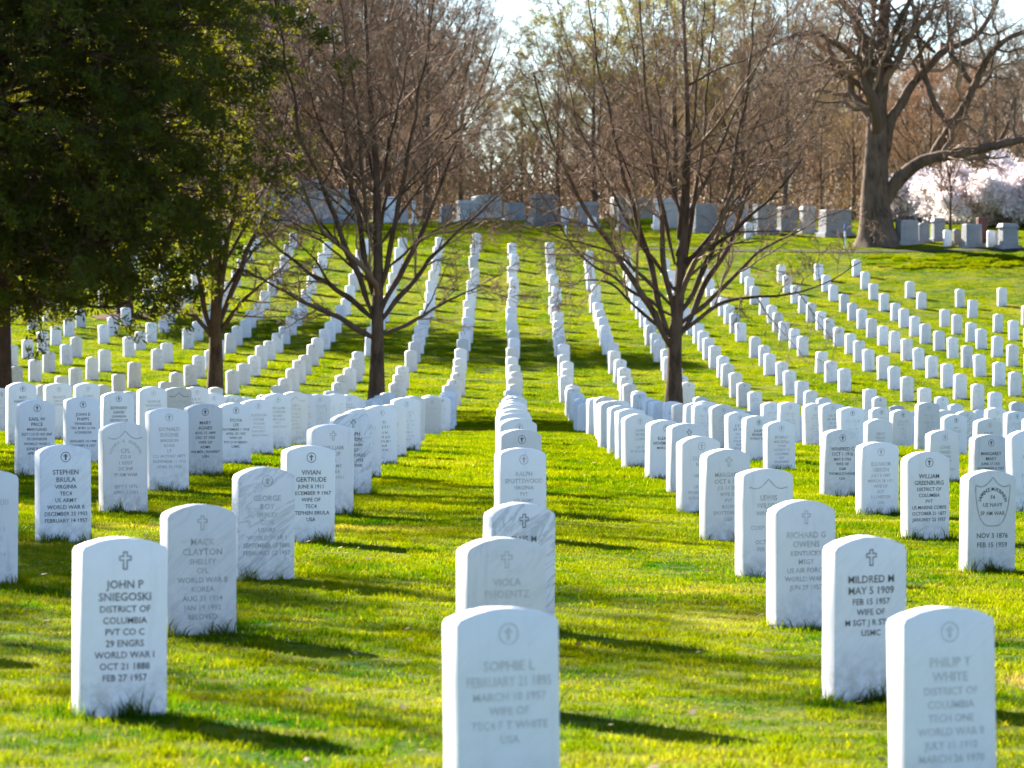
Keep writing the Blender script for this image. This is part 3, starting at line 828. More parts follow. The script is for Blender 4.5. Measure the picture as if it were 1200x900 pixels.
# ---------------------------------------------------------------- trees in the middle distance
def tree_from_px(name, base_px, d, trunk_px, rt, limbs_px, seed, label, dens, **kw):
    bx = (base_px-VPX)*d/F; bz = g(bx, d)
    rr = random.Random(seed)
    def conv(pl, depth):
        out = []
        for j, (px, py) in enumerate(pl):
            t = j/max(1, len(pl)-1)
            p = at(px, py, d); out.append((p.x-bx, depth*t**1.9, p.z-bz))
        return out
    tp = [(0, 0, -.15)]+conv(trunk_px, 0)
    lim = []
    for pl, r0, r1, dep in limbs_px: lim.append((conv(pl, dep), r0, r1))
    return bare_tree(name, (tp, rt[0], rt[1]), lim, kw.pop('mb', M_BARK), kw.pop('mt', M_TWIG), label, 'tree', seed=seed, loc=(bx, d, bz), dens=dens, group=kw.pop('group', None), **kw)
GB = 'bare trees at the foot of the slope'
B_LIMBS = [
 ([(440,397),(405,376),(370,362),(330,337),(290,318)], .085,.02,-1.2),
 ([(438,374),(415,352),(380,331),(350,312),(318,288),(290,255)], .085,.018,1.6),
 ([(438,372),(428,345),(405,290),(390,250),(370,200),(350,140),(335,60),(328,0)], .09,.02,-1.5),
 ([(439,352),(425,300),(415,240),(405,170),(393,80),(380,-20)], .085,.018,1.0),
 ([(443,394),(480,378),(515,358),(550,342),(588,320)], .06,.014,1.4),
 ([(445,378),(462,352),(480,335),(505,300),(540,270),(575,240),(606,212)], .08,.018,-1.3),
 ([(445,370),(460,343),(480,300),(505,240),(530,180),(555,120),(580,50)], .085,.02,1.8),
 ([(444,345),(455,300),(467,240),(482,170),(497,90),(512,0)], .08,.018,-1.9),
 ([(442,310),(430,260),(425,200),(417,120),(405,30),(400,-40)], .06,.015,-2.3),
 ([(442,330),(402,290),(372,262),(345,225),(312,170)], .05,.012,2.6),
 ([(442,300),(450,250),(462,190),(470,110),(476,20)], .055,.014,2.4),
 ([(443,290),(470,250),(505,200),(545,150),(590,110)], .05,.012,.4),
 ([(441,280),(415,230),(385,170),(360,100),(345,20)], .05,.012,.7),
 ([(441,240),(455,180),(470,110),(488,40),(500,-50)], .045,.012,-1.0),
 ([(440,220),(425,160),(408,90),(398,0)], .045,.012,1.8),
 ([(442,340),(400,300),(360,272),(325,262),(300,240)], .04,.010,-.6),
 ([(443,325),(480,290),(520,262),(560,255),(592,262)], .04,.010,.9),
 ([(442,285),(395,235),(350,205),(318,150)], .04,.010,-1.8),
 ([(442,255),(480,215),(520,165),(560,140),(598,60)], .04,.010,-1.6),
 ([(441,230),(400,190),(362,130),(330,95)], .035,.010,1.2),
]
tree_from_px('bare_tree', 441, 87.6, [(441,470),(442,400),(443,300),(441,200),(433,100),(428,0),(424,-120)], (.185,.02), B_LIMBS, 3,
             'bare tree with dark trunk left of the centre column, its fan of limbs starting low', (9,7,5,3), group=GB)
C_LIMBS = [
 ([(788,412),(770,372),(745,336),(722,300),(700,270),(668,222),(642,165),(625,90)], .10,.02,-1.4),
 ([(788,402),(765,345),(757,290),(745,250),(725,180),(703,90),(690,-20)], .09,.018,1.5),
 ([(789,392),(783,330),(776,280),(768,200),(755,100),(745,-30)], .085,.018,-1.0),
 ([(793,398),(820,348),(850,300),(870,250),(895,180),(920,110),(940,40)], .09,.018,1.2),
 ([(793,396),(825,364),(860,346),(900,350),(955,338),(1002,308)], .065,.012,-1.5),
 ([(793,385),(850,332),(900,290),(950,262),(1005,238)], .07,.012,1.8),
 ([(793,372),(830,302),(846,240),(860,180),(873,80),(885,-30)], .085,.018,-1.7),
 ([(786,395),(745,358),(700,322),(660,338),(640,330)], .05,.010,1.8),
 ([(792,350),(806,290),(818,220),(828,140),(838,30),(842,-40)], .075,.016,1.9),
 ([(790,340),(752,290),(715,225),(680,150),(655,60)], .06,.013,.3),
 ([(792,330),(835,270),(880,215),(930,160),(975,90)], .055,.012,.2),
 ([(788,360),(740,310),(690,285),(645,280),(615,262)], .055,.011,-2.3),
 ([(791,310),(780,250),(765,180),(750,90),(735,0)], .06,.013,2.6),
 ([(792,300),(812,240),(840,180),(870,110),(905,30)], .055,.012,-2.4),
 ([(794,280),(800,200),(815,120),(822,20),(825,-50)], .05,.012,-.8),
 ([(796,250),(780,180),(770,100),(768,0)], .045,.011,1.0),
 ([(788,370),(730,335),(680,300),(640,240),(608,190)], .05,.011,-.3),
]
tree_from_px('bare_tree', 790, 88.0, [(790,470),(791,400),(797,330),(803,250),(806,170),(804,90),(800,0),(798,-110)], (.19,.02), C_LIMBS, 5,
             'bare tree with dark trunk right of the centre column, limbs fanning wide', (9,7,5,3), group=GB)
A_LIMBS = [
 ([(250,398),(238,378),(222,368),(198,364),(178,366)], .07,.02,-.8),
 ([(250,392),(236,350),(225,300),(212,230),(200,150)], .09,.02,1.0),
 ([(254,396),(268,372),(292,345),(322,322),(352,298)], .075,.015,-1.0),
 ([(254,390),(266,350),(282,312),(300,270),(320,200),(335,120),(345,30)], .09,.018,1.5),
 ([(254,380),(262,330),(272,270),(285,190),(295,100),(305,0)], .08,.018,-1.6),
 ([(252,370),(244,300),(240,220),(232,130),(225,40)], .08,.018,-.9),
 ([(256,350),(290,300),(325,262),(350,225)], .05,.012,1.7),
 ([(255,330),(285,270),(315,210),(345,150),(360,80)], .05,.012,-.4),
]
tree_from_px('bare_tree', 252, 92.5, [(252,466),(253,400),(254,320),(257,220),(262,100),(265,-20)], (.20,.02), A_LIMBS, 8,
             'bare tree with thick brown trunk half under the dark cedar at left', (8,7,5,3), group=GB)

# the cedar on the left
def cedar(name, loc, hgt, rad, seed, label, low=1.7, nb=210, trunk_r=.24, side=None, sprays=12, lean=.2):
    r = np.random.default_rng(seed)
    root = empty(name, loc); tag(root, label, 'tree', 'dark evergreen cedars')
    q, rr = limb_from([(0, 0, -.2), (.05, 0, hgt*.3), (-.05, .1, hgt*.65), (0, 0, hgt)], trunk_r, .03, 20)
    rr = rr*(1+.4*np.exp(-np.arange(20)))
    V, Fq = tubes(q[None], rr[None], 12); add('trunk', quadmesh('trunk', V, Fq, M_CEDARBARK, True), root)
    t = (np.arange(nb)+r.uniform(0, 1, nb))/nb
    h = low+(hgt-low-.3)*t**.95
    a = np.arange(nb)*2.399+r.uniform(-.4, .4, nb)
    prof = np.interp((h-low)/(hgt-low), [0, .08, .25, .5, .75, 1], [.66, .82, .95, 1.0, .75, .1])
    L = rad*prof*r.uniform(.68, 1.08, nb)
    p = 9; s = np.linspace(0, 1, p)
    P = np.zeros((nb, p, 3))
    P[:, :, 0] = (np.cos(a)*L)[:, None]*s; P[:, :, 1] = (np.sin(a)*L)[:, None]*s
    P[:, :, 2] = h[:, None]+(L[:, None])*(lean*s+(-.32*s**2)+.14*s**3)*r.uniform(-.4, 2.4, nb)[:, None]
    w = r.normal(size=(nb, p, 3))*.09; w[:, 0] = 0; P += np.cumsum(w, 1)
    RB = np.maximum(.055*(1-.85*s)[None, :]*np.ones((nb, 1)), .008)
    C1, R1 = children(P, RB, 11, .22, 1, lambda t_, pl: pl*.30*(1.15-.6*t_)+.3, .8, .10, .55, 6, r, .06, .005)
    C2, R2 = children(C1, R1, 5, .1, 1, lambda t_, pl: pl*.42*(1.1-.5*t_)+.06, .7, .05, .6, 4, r, .06, .004)
    V, Fq = merge([tubes(P, RB, 5), tubes(C1, R1, 4), tubes(C2, R2, 3)])
    add('branches', quadmesh('branches', V, Fq, M_CEDARBARK), root)
    # sprays: dense along the outer two thirds of branchlets
    ends = np.concatenate([C2[:, 2:].reshape(-1, 3), C1[:, 3:].reshape(-1, 3), P[:, 5:].reshape(-1, 3)])
    ends = ends[r.random(len(ends)) < .92]
    # thin whole patches so that the crown breaks into clumps with gaps
    f = np.sin(ends[:, 0]*1.7+seed)*np.sin(ends[:, 1]*1.9+1)*np.sin(ends[:, 2]*2.3+2)+.5*np.sin(ends[:, 0]*4.1)*np.sin(ends[:, 2]*4.7+seed)
    ends = ends[f > -.14]
    V, Fq = leaf_cloud(ends, sprays, .09, .047, r, 1.7, .8)
    add('foliage', quadmesh('foliage', V, Fq, M_CEDAR), root)
    return root
cx_ = (2-VPX)*86.5/F
cedar('cedar_tree', (cx_, 86.5, g(cx_, 86.5)), 15.8, 6.9, 2, 'large dark evergreen cedar filling the upper left corner', low=2.8, nb=330, trunk_r=.22, sprays=14)
cx2 = (146-VPX)*127.5/F
cedar('cedar_tree', (cx2, 127.5, g(cx2, 127.5)), 13, 5.2, 9, 'second dark evergreen farther up the slope, behind the big cedar', low=2.0, nb=120, trunk_r=.26, sprays=8)
# ring of mulch at its foot
m, nt, b = mat('mulch', .95, .05); tcn = nt.nodes.new('ShaderNodeTexCoord')
nt.links.new(mix(nt, noise(nt, tcn.outputs['Object'], 9, 4), (.04, .022, .013), (.12, .07, .042)), b.inputs['Base Color'])
aa = np.linspace(0, 2*math.pi, 40, endpoint=False); rad_ = 1.1+.1*np.sin(aa*5)
vx = cx2+rad_*np.cos(aa); vy = 127.5+rad_*np.sin(aa)
Vm = np.concatenate([np.stack([vx, vy, G(vx, vy)+.03], 1), np.stack([cx2+.55*rad_*np.cos(aa), 127.5+.55*rad_*np.sin(aa), G(cx2+.55*rad_*np.cos(aa), 127.5+.55*rad_*np.sin(aa))+.10], 1), [[cx2, 127.5, g(cx2, 127.5)+.14]]])
fl, szs = [], []
for i in range(40):
    j = (i+1) % 40; fl += [i, j, 40+j, 40+i]; szs.append(4); fl += [40+i, 40+j, 80]; szs.append(3)
tag(add('mulch_bed', mesh_np('mulch_bed', Vm, fl, szs, m, True)), 'round bed of brown mulch at the foot of the farther cedar', None, None, 'structure')

# the old oak on the crest
O_LIMBS = [
 ([(1030,165),(1026,120),(1010,78),(990,58),(965,42),(940,38),(910,52),(880,70)], 0.295,0.070,-2),
 ([(1031,170),(1027,110),(1018,60),(1003,25),(985,-10),(960,-60)], 0.328,0.120,2),
 ([(1030,205),(1040,150),(1060,115),(1080,86),(1095,62),(1122,50),(1152,40),(1172,5),(1185,-40)], 0.279,0.080,2),
 ([(1030,250),(1042,220),(1058,200),(1075,190),(1097,183),(1130,183),(1165,172),(1203,164),(1245,150)], 0.344,0.120,-3),
 ([(1090,186),(1108,158),(1130,126),(1145,86),(1157,56),(1182,45),(1225,30)], 0.262,0.080,-2),
 ([(1112,150),(1102,132),(1086,104),(1078,60),(1070,0),(1066,-50)], 0.164,0.050,1),
 ([(1029,160),(1024,118),(1008,95),(985,85),(955,88),(925,100),(895,92)], 0.180,0.050,3),
 ([(1033,130),(1036,75),(1050,30),(1066,0),(1090,-50)], 0.230,0.070,-2),
 ([(1140,100),(1120,70),(1112,30),(1118,-20)], 0.139,0.050,2),
 ([(1095,62),(1075,45),(1050,42),(1038,25)], 0.107,0.030,-1),
 ([(1165,172),(1180,150),(1188,120),(1205,90)], 0.107,0.030,1),
]
tree_from_px('oak_tree', 1028, 149, [(1028,285),(1025,230),(1026,170),(1029,110),(1034,60),(1036,0),(1034,-90)], (.68,.14), O_LIMBS, 12,
             'massive old oak with thick bent limbs on the crest at right', (9,7,6,3), mb=M_OAK, mt=M_TWOAK, rmin=.007, lens=(.42,.5,.5,.5), spreads=(.95,.9,.8,.7), ups=(.15,.08,.05,.02), wob=.12, tw_from=.3)

# ---------------------------------------------------------------- the wood behind
def proto_tree(seed, hgt, spread, m_b, m_t, dens=(8, 7, 6, 4), nl=15, low=.18, rt=.2, rm=.0055):
    r = random.Random(seed); limbs = []
    for i in range(nl):
        t = low+(.86-low)*i/nl; a = i*2.4+r.uniform(-.4, .4)
        L = spread*(1.05-.55*t)*r.uniform(.75, 1.15); up = hgt*(.20+.16*r.random())
        z0 = hgt*t*.72
        dx, dy = math.cos(a)*L, math.sin(a)*L
        limbs.append(([(0, 0, z0), (dx*.3, dy*.3, z0+up*.35), (dx*.7, dy*.7, z0+up*.9), (dx, dy, min(z0+up*1.7, hgt*1.02))], rt*.42*(1-t*.5), .02))
    return bare_tree('bare_tree', ([(0, 0, -.3), (r.uniform(-.2, .2), 0, hgt*.3), (r.uniform(-.4, .4), 0, hgt*.7), (0, 0, hgt)], rt, .03), limbs,
                     m_b, m_t, 'x', 'tree', seed=seed, dens=dens, rmin=rm, lens=(.38, .42, .45, .5))[0]
protos = [proto_tree(101, 17, 5.5, M_OAK, M_TWBROWN), proto_tree(102, 20, 6, M_BARK, M_TWBROWN, nl=18), proto_tree(103, 14, 6, M_BARK, M_TWPINK, nl=18, dens=(9, 8, 6, 4)),
          proto_tree(104, 18, 5, M_OAK, M_TWPINK, dens=(9, 8, 6, 4)), proto_tree(105, 12, 5.5, M_BARK, M_TWBROWN, nl=16, low=.1, rt=.16)]
bud_objs = {}
def add_buds(root, mtl, frac, size, seed, name='buds'):
    r = np.random.default_rng(seed)
    crown = [c_ for c_ in root.children if c_.name.startswith('crown')][0]
    n = len(crown.data.vertices); co = np.empty(n*3, np.float32); crown.data.vertices.foreach_get('co', co); co = co.reshape(-1, 3)
    sel = co[n//2:][r.random(n-n//2) < frac]
    V, Fq = leaf_cloud(sel, 2, .10, size, r, 1.2)
    return quadmesh(name, V, Fq, mtl)
bud_mesh = add_buds(protos[4], M_BUD, .07, .032, 1)
bud_mesh2 = add_buds(protos[1], M_BUD, .03, .035, 2)
rust_mesh = add_buds(protos[4], M_RUST, .05, .042, 3)
def copy_tree(src, loc, rz, sc, extra=None):
    r_ = src.copy(); COL.objects.link(r_); r_.location = loc; r_.rotation_euler = (0, 0, rz); r_.scale = (sc, sc, sc)
    for ch in src.children:
        c_ = ch.copy(); COL.objects.link(c_); c_.parent = r_
    if extra: add(extra[0], extra[1], r_)
    return r_
# (px, distance, proto, scale, rotation, extra)
WOOD = [(-30,182,1,1.0,.3,0),(60,176,3,1.0,1.3,0),(120,190,0,1.1,2.3,0),(200,178,2,1.1,.7,0),(262,186,3,1.05,4.3,0),(318,176,2,1.15,3.1,0),(362,192,1,.95,1.9,0),
        (405,180,3,.95,5.2,0),(452,190,2,1.15,.4,0),(498,178,0,.88,2.7,0),(540,194,3,.9,3.3,0),(575,183,2,.72,1.2,0),(612,205,4,.75,1.4,1),(655,188,4,.95,5.5,1),
        (698,180,4,1.12,.5,1),(742,196,0,.72,2.0,0),(790,184,4,1.2,4.2,1),(832,200,1,.66,3.6,2),(872,178,4,1.2,1.0,1),(920,172,0,1.0,3.9,0),(962,190,1,.66,5.0,2),
        (1000,200,3,.9,.9,0),(1062,196,4,.85,3.0,3),(1092,190,4,.88,5.9,3),(1128,207,2,.9,2.6,0),(1166,186,0,.9,1.6,0),(1210,200,1,.8,.1,0),(1260,190,3,.8,4.0,0),
        (30,215,2,1.2,2.0,0),(170,220,0,1.15,4.4,0),(290,225,1,1.05,.6,0),(430,222,2,1.2,5.0,0),(520,228,0,1.0,1.1,0),(680,230,2,.9,3.4,0),(770,226,3,.75,.8,0),(880,224,2,.95,2.2,0),(1040,232,0,.8,4.7,0),(1150,230,2,1.0,1.8,0)]
GW = 'bare trees of the wood behind the monuments'
front = sorted([w for w in WOOD if w[1] < 210]); back = sorted([w for w in WOOD if w[1] >= 210])
extra = {0: None, 1: ('buds', bud_mesh), 2: ('buds', bud_mesh2), 3: ('leaves', rust_mesh)}
first = {}
for li, row in enumerate((front, back)):
    for n_, (px, d, p, sc, rz, ex) in enumerate(row):
        x = (px-VPX)*d/F; loc = (x, d, g(x, d))
        hs = .95 if px < 520 else (.78 if px < 560 else (.52 if px < 660 else .70))
        o = copy_tree(protos[p], loc, rz, sc*(hs if p != 4 or px < 560 else .80), extra[ex])
        look = ['bare brown', 'tall bare brown', 'bare reddish', 'bare reddish-brown', 'low bare brown'][p]
        if ex in (1, 2): look = 'yellow-budding'
        if ex == 3: look = 'russet-leaved'
        lab = '%s tree, %s from left in the %s row of the wood' % (look, ORD[n_], ('front', 'rear')[li])
        tag(o, lab, 'tree', GW)
for p in protos:
    for ch in list(p.children): bpy.data.objects.remove(ch)
    bpy.data.objects.remove(p)

# far wood, one mass of stems and twigs beyond the trees one can tell apart
fr = np.random.default_rng(77); n_ = 1500
d_ = fr.uniform(250, 330, n_); x_ = fr.uniform(-1, 1, n_)*(.17*d_+10)
z_ = G(x_, d_); hh = np.where(x_ < -5, fr.uniform(7, 15, n_), np.where(x_ < 5, fr.uniform(4, 9, n_), fr.uniform(6, 14, n_)))
hh = hh*np.where(np.abs(x_-1.5) < 5, .82, 1)
s5 = np.linspace(0, 1, 6)
P = np.zeros((n_, 6, 3)); P[:, :, 0] = x_[:, None]+fr.normal(size=(n_, 1))*.8*s5; P[:, :, 1] = d_[:, None]; P[:, :, 2] = z_[:, None]+hh[:, None]*s5
P += np.cumsum(fr.normal(size=P.shape)*.12, 1)
RR_ = .13*(1-.85*s5)[None, :]*np.ones((n_, 1))
C1, R1 = children(P, RR_, 9, .2, 1, lambda t, pl: pl*.26*(1.2-.6*t), .7, .2, .5, 4, fr, .08, .03)
C2, R2 = children(C1, R1, 9, .2, 1, lambda t, pl: pl*.5*(1.2-.6*t), .8, .05, .7, 3, fr, .08, .016)
V, Fq = merge([tubes(P, RR_, 4), tubes(C1, R1, 3), tubes(C2, R2, 3)])
tag(add('distant_woodland', quadmesh('distant_woodland', V, Fq, M_TWBROWN)), 'hazy brown mass of leafless woodland along the horizon', None, None, 'stuff')
# undergrowth just behind the monuments
n_ = 900; d_ = fr.uniform(196, 240, n_); x_ = fr.uniform(-1, 1, n_)*(.16*d_+6)
cen = []
for i in range(n_):
    k = 5; cen.append(np.column_stack([x_[i]+fr.normal(size=k)*.9, d_[i]+fr.normal(size=k)*.9, g(x_[i], d_[i])+.4+fr.random(k)*1.7]))
cen = np.concatenate(cen)
V, Fq = leaf_cloud(cen, 8, .45, .085, fr, 1.5)
M_SCRUB = leaf_mat('undergrowth', (.08, .05, .032), (.20, .13, .07), (.15, .09, .04), .25)
tag(add('undergrowth', quadmesh('undergrowth', V, Fq, M_SCRUB)), 'brown leafless scrub under the trees of the wood', None, None, 'stuff')

# cherry trees in blossom, right edge
def cherry(px, d, hgt, rad, seed, label):
    x = (px-VPX)*d/F; r = random.Random(seed); limbs = []
    for i in range(18):
        a = i*2.4; L = rad*r.uniform(.55, 1.05)
        limbs.append(([(0, 0, .7+.08*i), (math.cos(a)*L*.4, math.sin(a)*L*.4, hgt*.5), (math.cos(a)*L*.8, math.sin(a)*L*.8, hgt*r.uniform(.45, .85)), (math.cos(a)*L, math.sin(a)*L, hgt*r.uniform(.12, .92))], .08, .015))
    root, last = bare_tree('cherry_tree', ([(0, 0, -.2), (.1, 0, hgt*.4), (0, 0, hgt*.85)], .17, .03), limbs, M_BARK, M_TWIG, label, 'tree', 'cherry trees in blossom', seed,
                           (8, 6, 4, 0), loc=(x, d, g(x, d)), rmin=.008, finest=False, lens=(.4, .45, .5, .5))
    rr = np.random.default_rng(seed); pts = last.reshape(-1, 3); pts = pts[rr.random(len(pts)) < .75]
    V, Fq = leaf_cloud(pts, 11, .17, .058, rr, 1.1)
    add('blossom', quadmesh('blossom', V, Fq, M_BLOSSOM), root)
cherry(1180, 160, 2.2, 3.2, 31, 'white blossoming cherry tree behind the monuments at the right edge')
cherry(1100, 165, 1.7, 2.5, 32, 'white blossoming cherry tree nearest the old oak')
cherry(1140, 163, 1.9, 2.9, 33, 'white blossoming cherry tree between the other two')
cherry(1236, 161, 2.6, 3.2, 34, 'white blossoming cherry tree partly beyond the right edge')
# young bare tree among the right-hand monuments
xx = (1113-VPX)*154/F
bare_tree('sapling', ([(0, 0, -.1), (.02, 0, 1.2), (0, 0, 3.6)], .07, .015), [([(0, 0, .7+.2*i), (math.cos(i*2.4)*.5, math.sin(i*2.4)*.5, 1.6+.25*i), (math.cos(i*2.4)*1.15, math.sin(i*2.4)*1.1, 2.7+.15*i)], .03, .008) for i in range(9)],
          M_BARK, M_TWIG, 'small bare sapling among the granite monuments at right', 'tree', None, 41, (6, 5, 4, 0), loc=(xx, 154, g(xx, 154)), finest=False, rmin=.006)
# bare trees left of the view whose branches shade the lawn
for j, (tx, ty, hg, sd) in enumerate(((-12.5, 30.5, 10.0, 51), (-19.5, 51, 11, 52), (-12.3, 41.5, 10.5, 53))):
    p_ = proto_tree(sd, hg, 4.6, M_BARK, M_TWIG, dens=(8, 7, 5, 3), nl=18, rt=.34, rm=.011)
    p_.location = (tx, ty, g(tx, ty)); tag(p_, ['bare tree outside the left edge, nearest the camera', 'bare tree outside the left edge, farthest back', 'bare tree outside the left edge, between the other two'][j], 'tree', 'bare trees left of the view')

# ---------------------------------------------------------------- monuments on the crest
import bmesh
def box_bm(bm, x0, x1, y0, y1, z0, z1, tx=0, ty=0):
    """box, top face inset by tx, ty"""
    vs = [bm.verts.new(p) for p in ((x0, y0, z0), (x1, y0, z0), (x1, y1, z0), (x0, y1, z0), (x0+tx, y0+ty, z1), (x1-tx, y0+ty, z1), (x1-tx, y1-ty, z1), (x0+tx, y1-ty, z1))]
    for f in ((3, 2, 1, 0), (4, 5, 6, 7), (0, 1, 5, 4), (1, 2, 6, 5), (2, 3, 7, 6), (3, 0, 4, 7)): bm.faces.new([vs[i] for i in f])
def fin(bm, name, m, parent, bev=.02):
    bmesh.ops.bevel(bm, geom=bm.edges[:], offset=bev, segments=2, affect='EDGES', profile=.6)
    me = bpy.data.meshes.new(name); bm.to_mesh(me); bm.free(); me.materials.append(m); return add(name, me, parent)
def monument(px0, px1, ytop, ybase, style, tone, label, d=None, rz=None):
    if d is None:
        dd = np.arange(140, 200, .5); yy = HY-G((.5*(px0+px1)-VPX)*dd/F, dd)*F/dd
        d = float(dd[np.argmin(np.abs(yy-ybase))])
    S = F/d; cx = (.5*(px0+px1)-VPX)/S; rot = TH if rz is None else rz
    Wd = (px1-px0)/S; Hh = (ybase-ytop)/S
    tk = min(.7, Wd*.5) if style != 'pillar' else Wd*.9
    w = max(.25, (Wd-tk*math.sin(rot))/math.cos(rot)) if style != 'pillar' else Wd*.8
    root = empty('monument', (cx, d, g(cx, d)-.03)); root.rotation_euler = (0, 0, rot)
    tag(root, label, 'monument', 'large family monuments along the crest')
    m = M_GR[tone]; hw, ht = w/2, tk/2
    bh = min(.22, Hh*.16)
    bm = bmesh.new(); box_bm(bm, -hw-.06, hw+.06, -ht-.06, ht+.06, -.1, bh); fin(bm, 'base', m, root)
    if style == 'die':
        bm = bmesh.new(); box_bm(bm, -hw*.9, hw*.9, -ht*.85, ht*.85, bh-.005, Hh*.84, .02, .02); fin(bm, 'die', m, root)
        bm = bmesh.new(); box_bm(bm, -hw, hw, -ht, ht, Hh*.84-.005, Hh, .06, .06); fin(bm, 'cap', m, root, .03)
    elif style == 'tablet':
        # low arched tablet
        bm = bmesh.new(); n = 12
        prof = [(-hw*.95, bh-.005), (hw*.95, bh-.005)]+[(hw*.95*math.cos(a_), Hh*.90+Hh*.10*math.sin(a_)) for a_ in np.linspace(0, math.pi, n)]
        A = [bm.verts.new((p[0], -ht*.7, p[1])) for p in prof]; B = [bm.verts.new((p[0], ht*.7, p[1])) for p in prof]
        bm.faces.new(A[::-1]); bm.faces.new(B); k = len(prof)
        for i in range(k): bm.faces.new([A[i], A[(i+1) % k], B[(i+1) % k], B[i]])
        bmesh.ops.recalc_face_normals(bm, faces=bm.faces); fin(bm, 'tablet', m, root, .012)
    elif style == 'block':
        bm = bmesh.new(); box_bm(bm, -hw*.93, hw*.93, -ht*.9, ht*.9, bh-.005, Hh, .015, .015); fin(bm, 'die', m, root, .03)
    elif style == 'pillar':
        bm = bmesh.new(); box_bm(bm, -hw*.7, hw*.7, -hw*.7, hw*.7, bh-.005, Hh*.92, hw*.1, hw*.1); fin(bm, 'shaft', m, root)
        bm = bmesh.new(); box_bm(bm, -hw*.85, hw*.85, -hw*.85, hw*.85, Hh*.92-.004, Hh, hw*.5, hw*.5); fin(bm, 'cap', m, root)
    elif style == 'flared':
        bm = bmesh.new(); box_bm(bm, -hw, hw, -ht, ht, bh-.005, Hh*.30, hw*.12, ht*.12); fin(bm, 'plinth', m, root)
        bm = bmesh.new(); box_bm(bm, -hw*.86, hw*.86, -ht*.86, ht*.86, Hh*.30-.005, Hh*.88, .05, .05); fin(bm, 'die', m, root)
        bm = bmesh.new(); box_bm(bm, -hw*.9, hw*.9, -ht*.9, ht*.9, Hh*.88-.004, Hh, .07, .07); fin(bm, 'cap', m, root, .03)
    return root
MON = [
 (449,466,230,262,'block','white','pale square monument just right of the tree trunk left of centre'),
 (468,479,243,262,'tablet','pale','small pale tablet right of the pale square monument'),
 (481,489,234,263,'pillar','white','slim white pillar monument left of the centre monuments'),
 (514,531,240,261,'tablet','grey','low grey tablet at the left end of the centre monuments'),
 (533,561,234,261,'die','pale','wide pale monument with capped top, left of the taller pale one'),
 (550,590,228,257,'tablet','pale','widest pale arched monument left of the centre aisle'),
 (589,617,237,259,'block','grey','plain grey block directly left of the massive tapered monument'),
 (617,658,228,265,'flared','dark','massive tapered dark granite monument at the head of the centre aisle'),
 (657,665,241,260,'tablet','white','small white tablet right beside the massive dark monument'),
 (667,674,243,257,'tablet','white','second small white tablet right of the massive dark monument'),
 (674,703,236,266,'die','grey','grey capped monument behind the left branches of the right bare tree'),
 (713,741,229,261,'tablet','pale','tall pale arched monument left of the right tree trunk'),
 (722,738,240,271,'block','grey','narrow grey block standing before the tall pale arched monument'),
 (741,766,232,262,'block','grey','plain grey block left of the white-topped monument near the tree trunk'),
 (765,797,232,268,'die','pale','pale capped monument partly hidden by the right tree trunk'),
 (806,843,238,272,'block','grey','broad grey block directly right of the right tree trunk'),
 (842,881,231,272,'flared','pale','large tapered pale monument right of the right tree'),
 (880,911,239,275,'block','grey','broad grey block between the tapered pale one and the oak side blocks'),
 (909,936,240,271,'tablet','grey','grey arched tablet left of the two blocks beside the oak'),
 (935,957,241,274,'die','pale','pale capped monument left of the big block beside the oak'),
 (957,1000,245,277,'block','grey','big grey block left of the old oak trunk'),
 (1047,1078,258,287,'block','grey','wide grey block tucked behind the right side of the oak trunk'),
 (1073,1090,260,284,'tablet','grey','grey tablet right of the wide block behind the oak'),
 (1089,1109,255,283,'die','grey','stepped grey monument near the small sapling'),
 (1115,1127,268,287,'tablet','dark','low dark tablet beside the sapling'),
 (1125,1152,261,289,'block','grey','pale grey square monument left of the red granite slab'),
 (1142,1158,254,286,'block','red','red-brown granite slab between two grey monuments'),
 (1157,1170,270,287,'tablet','pale','low pale tablet just right of the red granite slab'),
 (1167,1195,262,292,'die','grey','grey capped monument nearest the right edge'),
]
for a_ in MON: monument(*a_)
# small white headstones among the monuments
for px, yt, yb, lab in ((1080,269,284,'small white headstone between the grey monuments right of the oak'), (1110,271,289,'small white headstone left of the square grey monument at right'),
                        (1161,275,290,'small white headstone between the red slab and the right edge monument'), (694,252,272,'small white headstone before the grey capped monument behind the branches'),
                        (877,259,279,'small white headstone before the tapered pale monument'), (662,243,262,'small white headstone beside the massive dark monument'),
                        (770,255,270,'small white headstone just left of the right tree trunk on the crest')):
    dd = np.arange(140, 180, .5); yy = HY-G((px-VPX)*dd/F, dd)*F/dd
    d = float(dd[np.argmin(np.abs(yy-yb))]); x = (px-VPX)*d/F
    o = add('headstone', STONES[px % 6], None, (x, d, g(x, d)-.02)); o.rotation_euler = (0, 0, TH); o.color = (.05, .1, .1, 1)
    tag(o, lab, 'headstone', 'white headstones on the crest')
# long pale family wall at the left
d = 172.0; S = F/d
root = empty('memorial_wall', ((362-VPX)/S, d, g((362-VPX)/S, d))); root.rotation_euler = (0, 0, .10)
tag(root, 'long pale stone memorial wall with raised middle, behind the left bare tree', 'memorial')
bm = bmesh.new(); box_bm(bm, -2.35, 2.35, -.5, .5, -.2, .25); fin(bm, 'base', M_GR['grey'], root)
bm = bmesh.new(); box_bm(bm, -2.2, 2.2, -.32, .32, .245, 1.45); fin(bm, 'wall', M_GR['pale'], root)
bm = bmesh.new(); box_bm(bm, -2.27, 2.27, -.38, .38, 1.446, 1.56, .03, .03); fin(bm, 'coping', M_GR['pale'], root)
bm = bmesh.new(); box_bm(bm, -.95, .75, -.45, .45, .247, 1.80); fin(bm, 'centre_block', M_GR['pale'], root, .03)
bm = bmesh.new(); box_bm(bm, -1.05, .85, -.52, .52, 1.797, 1.98, .35, .2); fin(bm, 'pediment', M_GR['pale'], root, .03)
